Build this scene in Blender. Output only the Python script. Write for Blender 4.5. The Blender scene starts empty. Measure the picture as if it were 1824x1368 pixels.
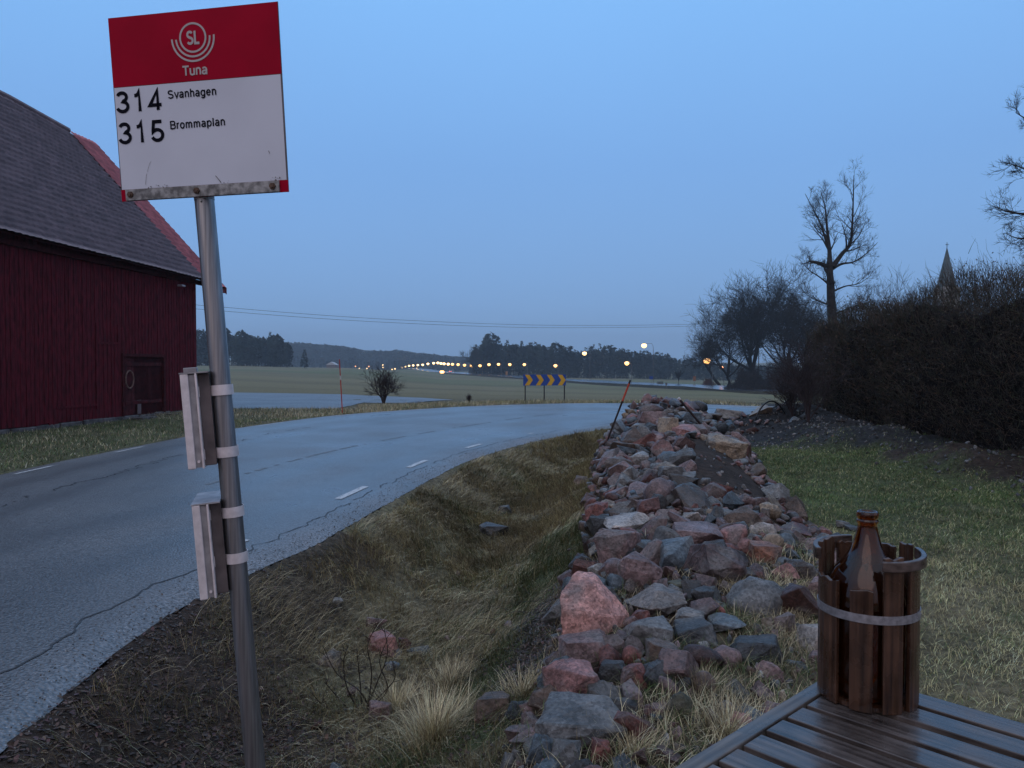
import bpy, bmesh, math, random
import numpy as np
from mathutils import Vector, Matrix, noise as mnoise

S = bpy.context.scene
R = math.radians
F = 1350.0                      # focal length in pixels of the 1824 px wide photograph
CAMZ = 1.7
PITCH = math.atan(32 / F)

# ------------------------------------------------------------ camera
cam = bpy.data.cameras.new('camera')
cam.sensor_width = 36.0
cam.lens = 36.0 * F / 1824.0
cam.clip_start = 0.05
cam.clip_end = 12000
camo = bpy.data.objects.new('camera', cam)
camo.location = (0, 0, CAMZ)
camo.rotation_euler = (math.pi / 2 - PITCH, 0, 0)
S.collection.objects.link(camo)
S.camera = camo

# ------------------------------------------------------------ world: dusk sky under thin cloud
W = bpy.data.worlds.new('World')
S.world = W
W.use_nodes = True
wn, wl = W.node_tree.nodes, W.node_tree.links
wn.clear()
out = wn.new('ShaderNodeOutputWorld')
sky = wn.new('ShaderNodeTexSky')
sky.sky_type = 'NISHITA'
sky.sun_disc = False
SUN_EL, SUN_AZ = R(4), R(205)
sky.sun_elevation = SUN_EL
sky.sun_rotation = SUN_AZ
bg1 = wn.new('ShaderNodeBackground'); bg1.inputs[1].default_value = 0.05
tc = wn.new('ShaderNodeTexCoord')
sx = wn.new('ShaderNodeSeparateXYZ')
wl.new(tc.outputs['Generated'], sx.inputs[0])
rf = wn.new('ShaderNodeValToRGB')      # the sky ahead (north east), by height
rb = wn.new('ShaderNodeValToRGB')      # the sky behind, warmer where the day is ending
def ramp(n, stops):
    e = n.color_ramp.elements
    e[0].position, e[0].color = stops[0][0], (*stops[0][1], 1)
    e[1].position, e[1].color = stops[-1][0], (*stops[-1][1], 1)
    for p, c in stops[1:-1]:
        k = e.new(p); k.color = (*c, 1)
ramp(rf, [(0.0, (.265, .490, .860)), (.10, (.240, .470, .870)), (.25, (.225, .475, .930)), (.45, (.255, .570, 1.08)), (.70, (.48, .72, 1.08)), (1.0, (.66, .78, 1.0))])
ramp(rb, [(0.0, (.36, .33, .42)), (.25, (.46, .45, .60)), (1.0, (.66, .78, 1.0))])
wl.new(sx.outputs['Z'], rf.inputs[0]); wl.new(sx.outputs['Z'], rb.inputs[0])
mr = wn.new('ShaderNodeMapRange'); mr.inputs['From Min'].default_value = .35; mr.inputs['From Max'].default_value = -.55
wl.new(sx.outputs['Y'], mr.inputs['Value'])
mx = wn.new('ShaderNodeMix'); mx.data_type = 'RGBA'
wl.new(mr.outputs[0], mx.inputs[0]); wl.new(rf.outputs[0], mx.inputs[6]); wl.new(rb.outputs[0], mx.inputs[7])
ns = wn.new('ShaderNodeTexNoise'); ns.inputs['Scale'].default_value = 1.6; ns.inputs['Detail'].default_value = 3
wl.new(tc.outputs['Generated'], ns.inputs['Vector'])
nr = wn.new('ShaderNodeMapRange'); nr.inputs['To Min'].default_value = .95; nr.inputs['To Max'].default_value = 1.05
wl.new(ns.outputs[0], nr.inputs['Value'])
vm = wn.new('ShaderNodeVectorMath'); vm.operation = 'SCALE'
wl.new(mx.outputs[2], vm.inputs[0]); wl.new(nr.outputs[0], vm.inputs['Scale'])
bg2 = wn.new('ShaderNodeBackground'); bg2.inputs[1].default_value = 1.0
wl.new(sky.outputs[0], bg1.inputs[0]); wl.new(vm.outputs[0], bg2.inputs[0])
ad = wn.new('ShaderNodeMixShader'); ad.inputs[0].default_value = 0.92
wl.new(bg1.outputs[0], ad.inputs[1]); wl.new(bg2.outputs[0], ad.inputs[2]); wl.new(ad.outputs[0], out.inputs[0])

sd = bpy.data.lights.new('sun', 'SUN')
sd.energy = 0.42
sd.angle = R(50)
sd.color = (1.0, .82, .78)
so = bpy.data.objects.new('sun', sd)
so.rotation_euler = (R(52), 0, R(-28))      # soft light from behind and left of the camera
S.collection.objects.link(so)

S.view_settings.view_transform = 'Standard'
S.view_settings.look = 'None'
S.view_settings.exposure = 0.0
S.view_settings.gamma = 1.0
S.cycles.use_denoising = True
S.cycles.max_bounces = 7
S.cycles.diffuse_bounces = 3
S.cycles.glossy_bounces = 4
S.cycles.transmission_bounces = 7
S.cycles.transparent_max_bounces = 10
S.cycles.volume_bounces = 0
S.cycles.caustics_refractive = False
S.cycles.caustics_reflective = False
S.cycles.sample_clamp_indirect = 4

rnd = random.Random(7)
npr = np.random.default_rng(11)

# ------------------------------------------------------------ helpers
cp_, sp_ = math.cos(PITCH), math.sin(PITCH)
def ray(px, py):
    a = (px - 912) / F; b = -(py - 684) / F
    # forward (0,c,-s), up (0,s,c)
    return np.array([a, cp_ + b * sp_, -sp_ + b * cp_])
def P(px, py, d):
    r = ray(px, py); return np.array([0, 0, CAMZ]) + r * (d / r[1])
def G(px, py, z=0.0):
    r = ray(px, py); t = (z - CAMZ) / r[2]; return np.array([0, 0, CAMZ]) + r * t

def tag(o, label=None, cat=None, group=None, kind=None):
    if label: o['label'] = label
    if cat: o['category'] = cat
    if group: o['group'] = group
    if kind: o['kind'] = kind
    return o
def empty(name, loc, label=None, cat=None, group=None):
    o = bpy.data.objects.new(name, None); S.collection.objects.link(o)
    o.location = loc; o.empty_display_size = .1
    return tag(o, label, cat, group)
def link(name, me, mat, parent=None, loc=None):
    if mat is not None:
        me.materials.clear()
        for m in (mat if isinstance(mat, (list, tuple)) else [mat]): me.materials.append(m)
    o = bpy.data.objects.new(name, me); S.collection.objects.link(o)
    if parent is not None: o.parent = parent
    elif loc is not None: o.location = loc
    return o

class MB:
    def __init__(s): s.v = []; s.f = []; s.m = []
    def add(s, vs, fs, mi=0):
        b = len(s.v); s.v += [tuple(map(float, v)) for v in vs]
        s.f += [tuple(i + b for i in f) for f in fs]; s.m += [mi] * len(fs); return s
    def hexa(s, c, mi=0):   # 8 corners: bottom 4 ccw, top 4
        return s.add(c, [(3, 2, 1, 0), (4, 5, 6, 7), (0, 1, 5, 4), (1, 2, 6, 5), (2, 3, 7, 6), (3, 0, 4, 7)], mi)
    def box(s, o, a, b, c, mi=0):  # origin, three edge vectors
        o, a, b, c = map(np.array, (o, a, b, c))
        return s.hexa([o, o + a, o + a + b, o + b, o + c, o + a + c, o + a + b + c, o + b + c], mi)
    def cbox(s, ctr, size, mi=0):
        x, y, z = ctr; a, b, c = size
        return s.box((x - a / 2, y - b / 2, z - c / 2), (a, 0, 0), (0, b, 0), (0, 0, c), mi)
    def tube(s, pts, rad, n=8, cap=True, mi=0):
        pts = [np.array(p, float) for p in pts]
        if not hasattr(rad, '__len__'): rad = [rad] * len(pts)
        vs = []; up = None
        for i, p in enumerate(pts):
            t = pts[min(i + 1, len(pts) - 1)] - pts[max(i - 1, 0)]
            t = t / (np.linalg.norm(t) + 1e-12)
            if up is None:
                up = np.array([0, 0, 1.]) if abs(t[2]) < .9 else np.array([1., 0, 0])
            a = np.cross(t, up); a /= np.linalg.norm(a) + 1e-12; b = np.cross(t, a); up = -b if np.dot(-b, up) > 0 else b
            for k in range(n):
                th = 2 * math.pi * k / n
                vs.append(p + rad[i] * (math.cos(th) * a + math.sin(th) * b))
        fs = []
        for i in range(len(pts) - 1):
            for k in range(n):
                k2 = (k + 1) % n
                fs.append((i * n + k, i * n + k2, (i + 1) * n + k2, (i + 1) * n + k))
        if cap:
            fs.append(tuple(range(n - 1, -1, -1))); fs.append(tuple((len(pts) - 1) * n + k for k in range(n)))
        return s.add(vs, fs, mi)
    def lathe(s, ctr, prof, n=32, mi=0, a0=0, a1=2 * math.pi):
        full = abs(a1 - a0 - 2 * math.pi) < 1e-6
        m = n if full else n + 1
        vs = [(ctr[0] + r * math.cos(a0 + (a1 - a0) * k / n), ctr[1] + r * math.sin(a0 + (a1 - a0) * k / n), ctr[2] + z) for r, z in prof for k in range(m)]
        fs = []
        for i in range(len(prof) - 1):
            for k in range(n):
                k2 = (k + 1) % m
                fs.append((i * m + k, i * m + k2, (i + 1) * m + k2, (i + 1) * m + k))
        return s.add(vs, fs, mi)
    def xf(s, M):
        s.v = [tuple(M @ Vector(v)) for v in s.v]; return s
    def build(s, name, mat, parent=None, smooth=False, origin=None, normals=True):
        me = bpy.data.meshes.new(name)
        if parent is not None:
            off = np.array(parent.location); q = parent.parent
            while q is not None: off = off + np.array(q.location); q = q.parent
        elif origin is not None: off = np.array(origin)
        else: off = np.zeros(3)
        me.from_pydata([tuple(np.array(v) - off) for v in s.v], [], s.f)
        if max(s.m, default=0) > 0: me.polygons.foreach_set('material_index', s.m)
        if normals and len(s.f) < 60000:
            bm = bmesh.new(); bm.from_mesh(me); bmesh.ops.recalc_face_normals(bm, faces=bm.faces); bm.to_mesh(me); bm.free()
        if smooth: me.polygons.foreach_set('use_smooth', [True] * len(me.polygons))
        me.update()
        return link(name, me, mat, parent, None if origin is None else tuple(off))

def bevel(o, w=.003, seg=2):
    m = o.modifiers.new('bevel', 'BEVEL'); m.width = w; m.segments = seg; m.limit_method = 'ANGLE'; m.angle_limit = R(40)
    return o

# numpy value/gradient noise
_perm = np.random.default_rng(3).random((256, 256)).astype(np.float32)
def vnoise(x, y, sc=1.0, off=0):
    x = np.asarray(x, float) / sc + 37.2 + off * 17.3; y = np.asarray(y, float) / sc + 11.7 + off * 5.9
    xi = np.floor(x).astype(int); yi = np.floor(y).astype(int); fx = x - xi; fy = y - yi
    fx = fx * fx * (3 - 2 * fx); fy = fy * fy * (3 - 2 * fy)
    g = lambda a, b: _perm[a & 255, b & 255]
    return (g(xi, yi) * (1 - fx) + g(xi + 1, yi) * fx) * (1 - fy) + (g(xi, yi + 1) * (1 - fx) + g(xi + 1, yi + 1) * fx) * fy
def fbm(x, y, sc, oct=4, off=0):
    s = 0; a = 1; t = 0
    for k in range(oct):
        s = s + a * vnoise(x, y, sc / 2 ** k, off + k); t += a; a *= .55
    return s / t - .5
def sstep(a, b, x):
    t = np.clip((np.asarray(x, float) - a) / (b - a), 0, 1); return t * t * (3 - 2 * t)

# ------------------------------------------------------------ materials
def M(name, col=(.5, .5, .5), rough=.6, var=.25, scale=8, bump=0, bscale=None, metal=0, spec=.5, col2=None, detail=6, coat=0, attr=None, objcol=False, stretch=None, world=True, lo=.35, hi=.65):
    m = bpy.data.materials.new(name); m.use_nodes = True
    n, l = m.node_tree.nodes, m.node_tree.links
    b = n['Principled BSDF']
    b.inputs['Roughness'].default_value = rough; b.inputs['Metallic'].default_value = metal
    b.inputs['Specular IOR Level'].default_value = spec; b.inputs['Coat Weight'].default_value = coat
    if world:
        g = n.new('ShaderNodeNewGeometry'); vec = g.outputs['Position']
    else:
        g = n.new('ShaderNodeTexCoord'); vec = g.outputs['Object']
    if stretch:
        mp = n.new('ShaderNodeMapping'); mp.inputs['Scale'].default_value = stretch; l.new(vec, mp.inputs[0]); vec = mp.outputs[0]
    t = n.new('ShaderNodeTexNoise'); t.inputs['Scale'].default_value = scale; t.inputs['Detail'].default_value = detail
    l.new(vec, t.inputs['Vector'])
    r = n.new('ShaderNodeMapRange'); r.inputs['From Min'].default_value = lo; r.inputs['From Max'].default_value = hi
    l.new(t.outputs[0], r.inputs['Value'])
    mix = n.new('ShaderNodeMix'); mix.data_type = 'RGBA'
    l.new(r.outputs[0], mix.inputs[0])
    if attr or objcol:
        if attr: a = n.new('ShaderNodeAttribute'); a.attribute_name = attr; src = a.outputs['Color']
        else: a = n.new('ShaderNodeObjectInfo'); src = a.outputs['Color']
        for i, k in ((6, 1 - var), (7, 1 + var)):
            v = n.new('ShaderNodeVectorMath'); v.operation = 'SCALE'; v.inputs['Scale'].default_value = k
            l.new(src, v.inputs[0]); l.new(v.outputs[0], mix.inputs[i])
    else:
        c2 = col2 or tuple(min(1, c * (1 + var)) for c in col)
        c1 = col if col2 else tuple(c * (1 - var) for c in col)
        mix.inputs[6].default_value = (*c1, 1); mix.inputs[7].default_value = (*c2, 1)
    l.new(mix.outputs[2], b.inputs['Base Color'])
    if bump:
        t2 = n.new('ShaderNodeTexNoise'); t2.inputs['Scale'].default_value = bscale or scale * 3; t2.inputs['Detail'].default_value = 8
        l.new(vec, t2.inputs['Vector'])
        bp = n.new('ShaderNodeBump'); bp.inputs['Strength'].default_value = 1; bp.inputs['Distance'].default_value = bump
        l.new(t2.outputs[0], bp.inputs['Height']); l.new(bp.outputs[0], b.inputs['Normal'])
    m['mix'] = mix.name
    return m
def EM(name, col, strength, sample=True):
    m = bpy.data.materials.new(name); m.use_nodes = True
    b = m.node_tree.nodes['Principled BSDF']
    b.inputs['Base Color'].default_value = (.8, .8, .8, 1)
    b.inputs['Emission Color'].default_value = (*col, 1); b.inputs['Emission Strength'].default_value = strength
    if not sample: m.cycles.emission_sampling = 'NONE'
    return m

# ------------------------------------------------------------ terrain heights
DS = np.array([28, 48, 100, 200, 300, 450, 600, 850, 1200, 1600, 3600.])
PXC = np.array([400, 600, 700, 735, 800, 900, 1000, 1100, 1250, 1380.])
YT = np.array([
    [731, 700, 679, 664, 657, 651.5, 650.5, 651.5, 655, 640, 646],
    [730, 702, 686, 671, 663, 656.5, 655, 656, 657, 638, 646],
    [727, 705, 692, 677, 668, 661, 659, 659, 660, 637, 646],
    [725, 706, 694, 680, 671, 664, 660.5, 657.5, 661, 636, 646],
    [722, 708, 696, 684, 676, 669.5, 665, 664, 660, 640, 646],
    [718, 709, 699, 687, 678, 671, 667, 665, 662, 645, 646],
    [717, 711, 702, 690, 681, 675, 672, 668, 662, 648, 646],
    [717, 712, 704, 692.5, 683, 676, 672, 668, 662, 648, 646],
    [717.5, 713, 706, 694, 686, 680, 675, 670, 663, 648, 646],
    [721, 716, 710, 700, 692, 684, 678, 672, 664, 648, 646]])
def far_h(x, y):
    d = np.clip(y, 28, 3600); u = np.clip(912 + F * x / np.maximum(y, 1), 400, 1380)
    i = np.clip(np.searchsorted(DS, d) - 1, 0, len(DS) - 2); td = (np.log(d) - np.log(DS[i])) / (np.log(DS[i + 1]) - np.log(DS[i]))
    j = np.clip(np.searchsorted(PXC, u) - 1, 0, len(PXC) - 2); tu = (u - PXC[j]) / (PXC[j + 1] - PXC[j])
    tu = tu * tu * (3 - 2 * tu)
    a = YT[j, i] * (1 - td) + YT[j, i + 1] * td; b = YT[j + 1, i] * (1 - td) + YT[j + 1, i + 1] * td
    yy = a * (1 - tu) + b * tu
    return CAMZ - d * (yy - 652) / F

# road cross sections: inner edge (right) and outer edge (left), with heights
RS = np.array([  # xi, yi, xo, yo, zo
    (-2.15, -30, -7.9, -30, .0), (-2.18, -6, -7.9, -6, .0), (-2.2, 0, -8.0, 0, 0), (-2.28, 2.6, -8.05, 3.6, 0), (-2.42, 4.6, -8.1, 7, 0), (-2.36, 5.77, -8.12, 9.3, 0), (-1.98, 7.2, -8.15, 11.9, 0),
    (-1.78, 8.4, -8.15, 14, 0), (-1.32, 11.3, -7.95, 17.3, .02), (-.85, 13.8, -7.5, 19.8, .05), (-.14, 16, -6.6, 22.3, .1), (.5, 17.5, -5.6, 23.9, .16), (1.2, 18.9, -4.1, 25.1, .22),
    (2.1, 20.4, -1.6, 26.5, .3), (3.2, 21.8, 1.4, 27.4, .35), (4.6, 22.6, 4.0, 27.6, .36), (6.5, 22.9, 6.5, 27.2, .35), (9, 22.9, 9.2, 26.4, .3), (14, 22.7, 14, 26.6, .25), (30, 22, 30, 27, .2), (80, 20, 80, 25.5, 0)])
def catmull(Pt, k):
    o = []
    n = len(Pt)
    for i in range(n - 1):
        p0, p1, p2, p3 = Pt[max(i - 1, 0)], Pt[i], Pt[i + 1], Pt[min(i + 2, n - 1)]
        for t in np.arange(k) / k:
            o.append(.5 * ((2 * p1) + (-p0 + p2) * t + (2 * p0 - 5 * p1 + 4 * p2 - p3) * t ** 2 + (-p0 + 3 * p1 - 3 * p2 + p3) * t ** 3))
    o.append(Pt[-1]); return np.array(o)
RC = catmull(RS, 10)
inner = RC[:, :2]; outer = RC[:, 2:4]
def seg_dist(x, y, poly):
    """distance to polyline and signed side (+ = right of direction)"""
    x = np.asarray(x, float); y = np.asarray(y, float)
    best = np.full(x.shape, 1e9); side = np.zeros(x.shape)
    for a, b in zip(poly[:-1], poly[1:]):
        d = b - a; L = d @ d
        if L < 1e-12: continue
        t = np.clip(((x - a[0]) * d[0] + (y - a[1]) * d[1]) / L, 0, 1)
        ex = x - a[0] - t * d[0]; ey = y - a[1] - t * d[1]; q = ex * ex + ey * ey
        s = np.sign(d[1] * ex - d[0] * ey)
        m = q < best; best = np.where(m, q, best); side = np.where(m, s, side)
    return np.sqrt(best), side
# heap table: y, left, right, height
HT = np.array([(2.2, -.1, .6, 0), (2.8, -.12, 1.0, .10), (3.5, .05, 1.6, .16), (4.8, .32, 2.4, .25), (6.6, .68, 2.95, .37), (8.5, .95, 3.2, .44), (11, 1.22, 3.65, .54), (13, 1.45, 4.15, .66), (15, 1.95, 4.65, .90), (16.3, 2.3, 4.65, 1.0), (17.5, 2.9, 4.55, .72), (19, 3.6, 4.4, 0)])
def heap_t(x, y):
    L = np.interp(y, HT[:, 0], HT[:, 1]); Rr = np.interp(y, HT[:, 0], HT[:, 2]); H = np.interp(y, HT[:, 0], HT[:, 3])
    return (x - L) / (Rr - L), H, L, Rr
def heap_h(x, y):
    t, H, L, Rr = heap_t(x, y)
    tc_ = np.clip(t, 0, 1)
    prof = np.sin(np.pi * tc_ ** .72) ** .6 * (1 + .30 * np.exp(-((y - 10) / 2.0) ** 2 - ((t - .62) / .2) ** 2))
    # far part has its crest nearer the left
    return np.where((t > 0) & (t < 1), H * prof, 0)
def field_z(x, y):
    x = np.asarray(x, float); y = np.asarray(y, float)
    dO, sO = seg_dist(x, y, outer)
    far = far_h(x, y)
    w = sstep(24, 29, y)
    base = w * far
    return base
def ground(x, y, fine=True):
    x = np.asarray(x, float); y = np.asarray(y, float)
    z = far_h(x, y) * sstep(22.5, 28.5, y)
    near = (y < 40) & (np.abs(x) < 45)
    xn, yn = x[near], y[near]
    if xn.size:
        dI, sI = seg_dist(xn, yn, inner); dO, sO = seg_dist(xn, yn, outer)
        dR = dI; right = sI > 0                    # right of the inner edge
        zn = z[near]
        L = np.interp(yn, HT[:, 0], HT[:, 1])
        # ditch between road edge and heap
        wd = np.maximum(L - (-2.2), .5)
        tot = dI + np.maximum(L - xn, 0)
        t = np.clip(dI / np.maximum(tot, .05), 0, 1)
        dep = np.interp(yn, [1.0, 2.6, 4.2, 6, 12, 17, 20, 22], [.05, .22, .48, .62, .50, .38, .22, .05])
        dit = -dep * np.sin(np.pi * np.clip(t, 0, 1)) ** 1.15
        inditch = right & (xn < L + .0) & (yn > .5) & (yn < 22)
        zr = np.where(inditch, dit, 0)
        zr = zr + heap_h(xn, yn)
        # lawn undulation, soil bank towards the hedge
        lawn = right & (xn > L)
        zr = zr + np.where(lawn, .05 * fbm(xn, yn, 2.5, 3, 5), 0) * 1.2
        bank = sstep(6.1, 7.3, xn + (yn - 14) * .10) * sstep(24, 20, yn) * sstep(9.5, 8.2, xn) * sstep(8.5, 12, yn)
        zr = zr + np.where(lawn, bank * (.32 + .55 * fbm(xn, yn, .9, 4, 9)), 0)
        pile = np.exp(-((xn - 7.3) / .8) ** 2 - ((yn - 20.2) / .9) ** 2) * .28 + np.exp(-((xn - 6.0) / .5) ** 2 - ((yn - 19.9) / .6) ** 2) * .18
        zr = zr + pile
        zr = zr + .035 * sstep(0, .5, dI) * fbm(xn, yn, .35, 4, 2) * np.where(inditch, 2.2, 1.0)
        zl = .05 * fbm(xn, yn, 1.5, 3, 7)
        # road platform
        onroad = (sI < 0) & (sO > 0)
        # height of the road surface here
        f = dI / np.maximum(dI + dO, .01)
        zo = np.interp(xn + yn * .6, (RC[:, 2] + RC[:, 3] * .6), RC[:, 4])
        outside = sO < 0
        lift = np.where(outside, zo * sstep(2.5, 0, dO) * (1 - sstep(22.5, 28.5, yn)), 0)
        zz = np.where(onroad, f * zo - .10, np.where(right, zr - .015 - .03 * sstep(.4, .0, dI), np.maximum(zn, 0) * 0 + zn + lift + zl * sstep(0, 1, dO) - .02))
        # shoulder of road outside right is flat near camera
        z[near] = zz
    if fine:
        z = z + np.where(y > 45, .12 * fbm(x, y, 14, 3, 1) * sstep(45, 90, y), 0)
    return z
def gz(x, y): return float(ground(np.array([x]), np.array([y]))[0])
_dd = np.concatenate([np.arange(1.5, 30, .02), np.arange(30, 400, .5)])
def hit(px, py):
    r = ray(px, py); t = _dd / r[1]; X = r[0] * t; Z = CAMZ + r[2] * t
    h = ground(X, _dd)
    k = np.argmax(Z < h)
    if not (Z < h).any(): k = len(_dd) - 1
    return np.array([X[k], _dd[k], h[k]])

# ground regions -> base colour
STRAW = np.array([.25, .21, .13]); SOIL = np.array([.040, .028, .022]); GREEN = np.array([.07, .09, .038]); FIELD = np.array([.17, .15, .085]); DARKSOIL = np.array([.028, .028, .03])
def soil_mask(x, y):
    """bare earth: by the near verge, on the heap, the dug strip before the hedge, the gravelly slope by the pink boulder"""
    t, H, L, Rr = heap_t(x, y)
    onheap = (t > -.02) & (t < 1.02) & (y > 4.6) & (y < 19)
    m = np.where(onheap, 1.0, np.where((t > 0) & (t < 1) & (y > 2.6) & (y < 5), np.where(t < .45, .9, .45), 0))
    n = fbm(x, y, .8, 3, 4)
    strip = sstep(15.2, 16.6, y + n * 2.5 + (x - 5) * .1) * (x > 3.2) * (y < 24)
    edge = sstep(6.3, 7.0, x + (y - 14) * .12 + n * 1.5) * (y > 8)
    verge = sstep(4.9, 3.6, y + n * 2.0 + (x + 1.2) * 1.1) * (x > -2.6) * (x < -.35) + .75 * sstep(-1.35, -1.75, x + n * .5 - .02 * y) * (x > -2.6) * (y < 8)
    slope = sstep(.30, .12, np.abs(x - (.15 + (y - 4.6) * .16)) + n * .12) * sstep(3.9, 4.3, y) * sstep(6.6, 5.8, y)
    return np.clip(np.maximum.reduce([m, strip, edge, verge, slope]), 0, 1)
def green_mask(x, y):
    t, H, L, Rr = heap_t(x, y)
    n = fbm(x, y, 1.1, 3, 12); n2 = fbm(x, y, .4, 2, 14)
    lawn = (x > np.where(y < 19, Rr, 3)) * sstep(5.5, 9.5, y + n * 5) * .85
    dit = sstep(.55, .25, np.abs(x - (L - .35)) + n * .8) * (y > 3.5) * (y < 9) * .8
    left = (x < -7.9) * (.55 + n * .6) * (y < 26)
    other = np.clip(.12 + n2 * .8, 0, .5)
    return np.clip(np.maximum.reduce([lawn, dit, left, other]), 0, 1)

# ------------------------------------------------------------ ground sheet
def axis(*parts):
    o = [np.array([])]
    for a, b, n in parts: o.append(np.linspace(a, b, n, endpoint=False))
    return np.unique(np.concatenate(o))
def geo(a, b, n): return a * (b / a) ** (np.arange(n) / (n - 1))
gx = np.unique(np.concatenate([-geo(14, 2700, 70), axis((-14, -8.6, 40), (-8.6, -2.8, 40), (-2.8, 6, 230), (6, 14, 60)), geo(14, 2700, 70), -np.arange(20, 240, 4.), np.arange(20, 140, 4.)]))
gy = np.unique(np.concatenate([np.linspace(-60, 1.5, 16), axis((1.5, 9, 170), (9, 20, 150), (20, 30, 80)), geo(30, 3600, 150)]))
XX, YY = np.meshgrid(gx, gy)
ZZ = ground(XX.ravel(), YY.ravel()).reshape(XX.shape)
nx_, ny_ = len(gx), len(gy)
def grid_mesh(name, X, Y, Z, col=None):
    ny, nx = X.shape
    me = bpy.data.meshes.new(name)
    v = np.stack([X, Y, Z], -1).reshape(-1, 3).astype(np.float32)
    i = np.arange(nx * ny).reshape(ny, nx)
    q = np.stack([i[:-1, :-1], i[:-1, 1:], i[1:, 1:], i[1:, :-1]], -1).reshape(-1, 4)
    return raw_mesh(name, v, q, col, smooth=True)
def raw_mesh(name, v, q, col=None, smooth=False, fcount=4):
    me = bpy.data.meshes.new(name)
    nf = len(q); me.vertices.add(len(v)); me.vertices.foreach_set('co', np.ascontiguousarray(v, np.float32).ravel())
    me.loops.add(nf * fcount); me.loops.foreach_set('vertex_index', np.ascontiguousarray(q, np.int32).ravel())
    me.polygons.add(nf); me.polygons.foreach_set('loop_start', np.arange(nf, dtype=np.int32) * fcount)
    if smooth: me.polygons.foreach_set('use_smooth', np.ones(nf, bool))
    me.update(calc_edges=True); me.validate()
    if col is not None:
        a = me.color_attributes.new('tint', 'FLOAT_COLOR', 'POINT')
        c = np.ones((len(v), 4), np.float32); c[:, :3] = col
        a.data.foreach_set('color', c.ravel())
    return me
xr, yr = XX.ravel(), YY.ravel()
sm = soil_mask(xr, yr)[:, None]; gm = green_mask(xr, yr)[:, None]
nb = fbm(xr, yr, .6, 4, 21)[:, None]
gc = STRAW * .55 * (1 + nb * .8) * (1 - gm) + GREEN * .8 * (1 + nb * .6) * gm
soilc = SOIL * (1 + nb)
isdark = (sstep(13, 15, yr) * (xr > 3))[:, None]
soilc = soilc * (1 - isdark) + DARKSOIL * (1 + nb) * isdark
gc = gc * (1 - sm) + soilc * sm
# fields: wide stripes of worked land
ff = sstep(30, 46, yr)[:, None]
uu = 912 + F * xr / np.maximum(yr, 1); vv = YT[0, 0] * 0 + yr
stripe = fbm(xr * .12 + yr * .3, yr, 18, 4, 31)[:, None]; st2 = fbm(xr, yr, 60, 3, 33)[:, None]
fc = FIELD * (1 + .7 * stripe + .4 * st2) * (1 - .45 * np.clip(st2 * 3 + .35, 0, 1)) + np.array([.02, .045, .015]) * np.clip(st2 * 3 + .35, 0, 1)
gc = gc * (1 - ff) + fc * ff
gme = grid_mesh('ground', XX, YY, ZZ, np.clip(gc, .01, 1))
gmat = M('ground_earth_and_grass', rough=.9, var=.45, scale=14, bump=.03, bscale=30, attr='tint', spec=.2)
go = link('ground', gme, gmat); tag(go, kind='structure')

# ------------------------------------------------------------ main road
def road_strip(f0, f1, dz, i0=0, i1=None, wob=0):
    C_ = RC[i0:i1]; o = []
    for k, c in enumerate(C_):
        a = np.array([c[0], c[1], 0.]); b = np.array([c[2], c[3], c[4]])
        w = np.linalg.norm((b - a)[:2])
        u0 = f0 / w; u1 = f1 / w
        o.append((a + (b - a) * u0 + [0, 0, dz], a + (b - a) * u1 + [0, 0, dz]))
    return o
def road_grid():
    C2 = catmull(RS, 40); ts = np.linspace(0, 1, 48)
    A = np.stack([C2[:, 0], C2[:, 1], np.zeros(len(C2))], -1); B = np.stack([C2[:, 2], C2[:, 3], C2[:, 4]], -1)
    wv = .09 * (fbm(A[:, 0], A[:, 1], .6, 4, 50))
    dirv = (B - A) / np.linalg.norm(B - A, axis=1)[:, None]
    A = A + dirv * wv[:, None]
    B = B + dirv * (.12 * fbm(B[:, 0], B[:, 1], .9, 4, 51))[:, None]
    V = A[:, None, :] + (B - A)[:, None, :] * ts[None, :, None]
    V[:, :, 2] += .012 * np.sin(ts * math.pi)[None, :] 
    V[:, 0, 2] -= .06; V[:, -1, 2] -= .06
    return V
V = road_grid()
asph = bpy.data.materials.new('wet_asphalt'); asph.use_nodes = True
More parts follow.
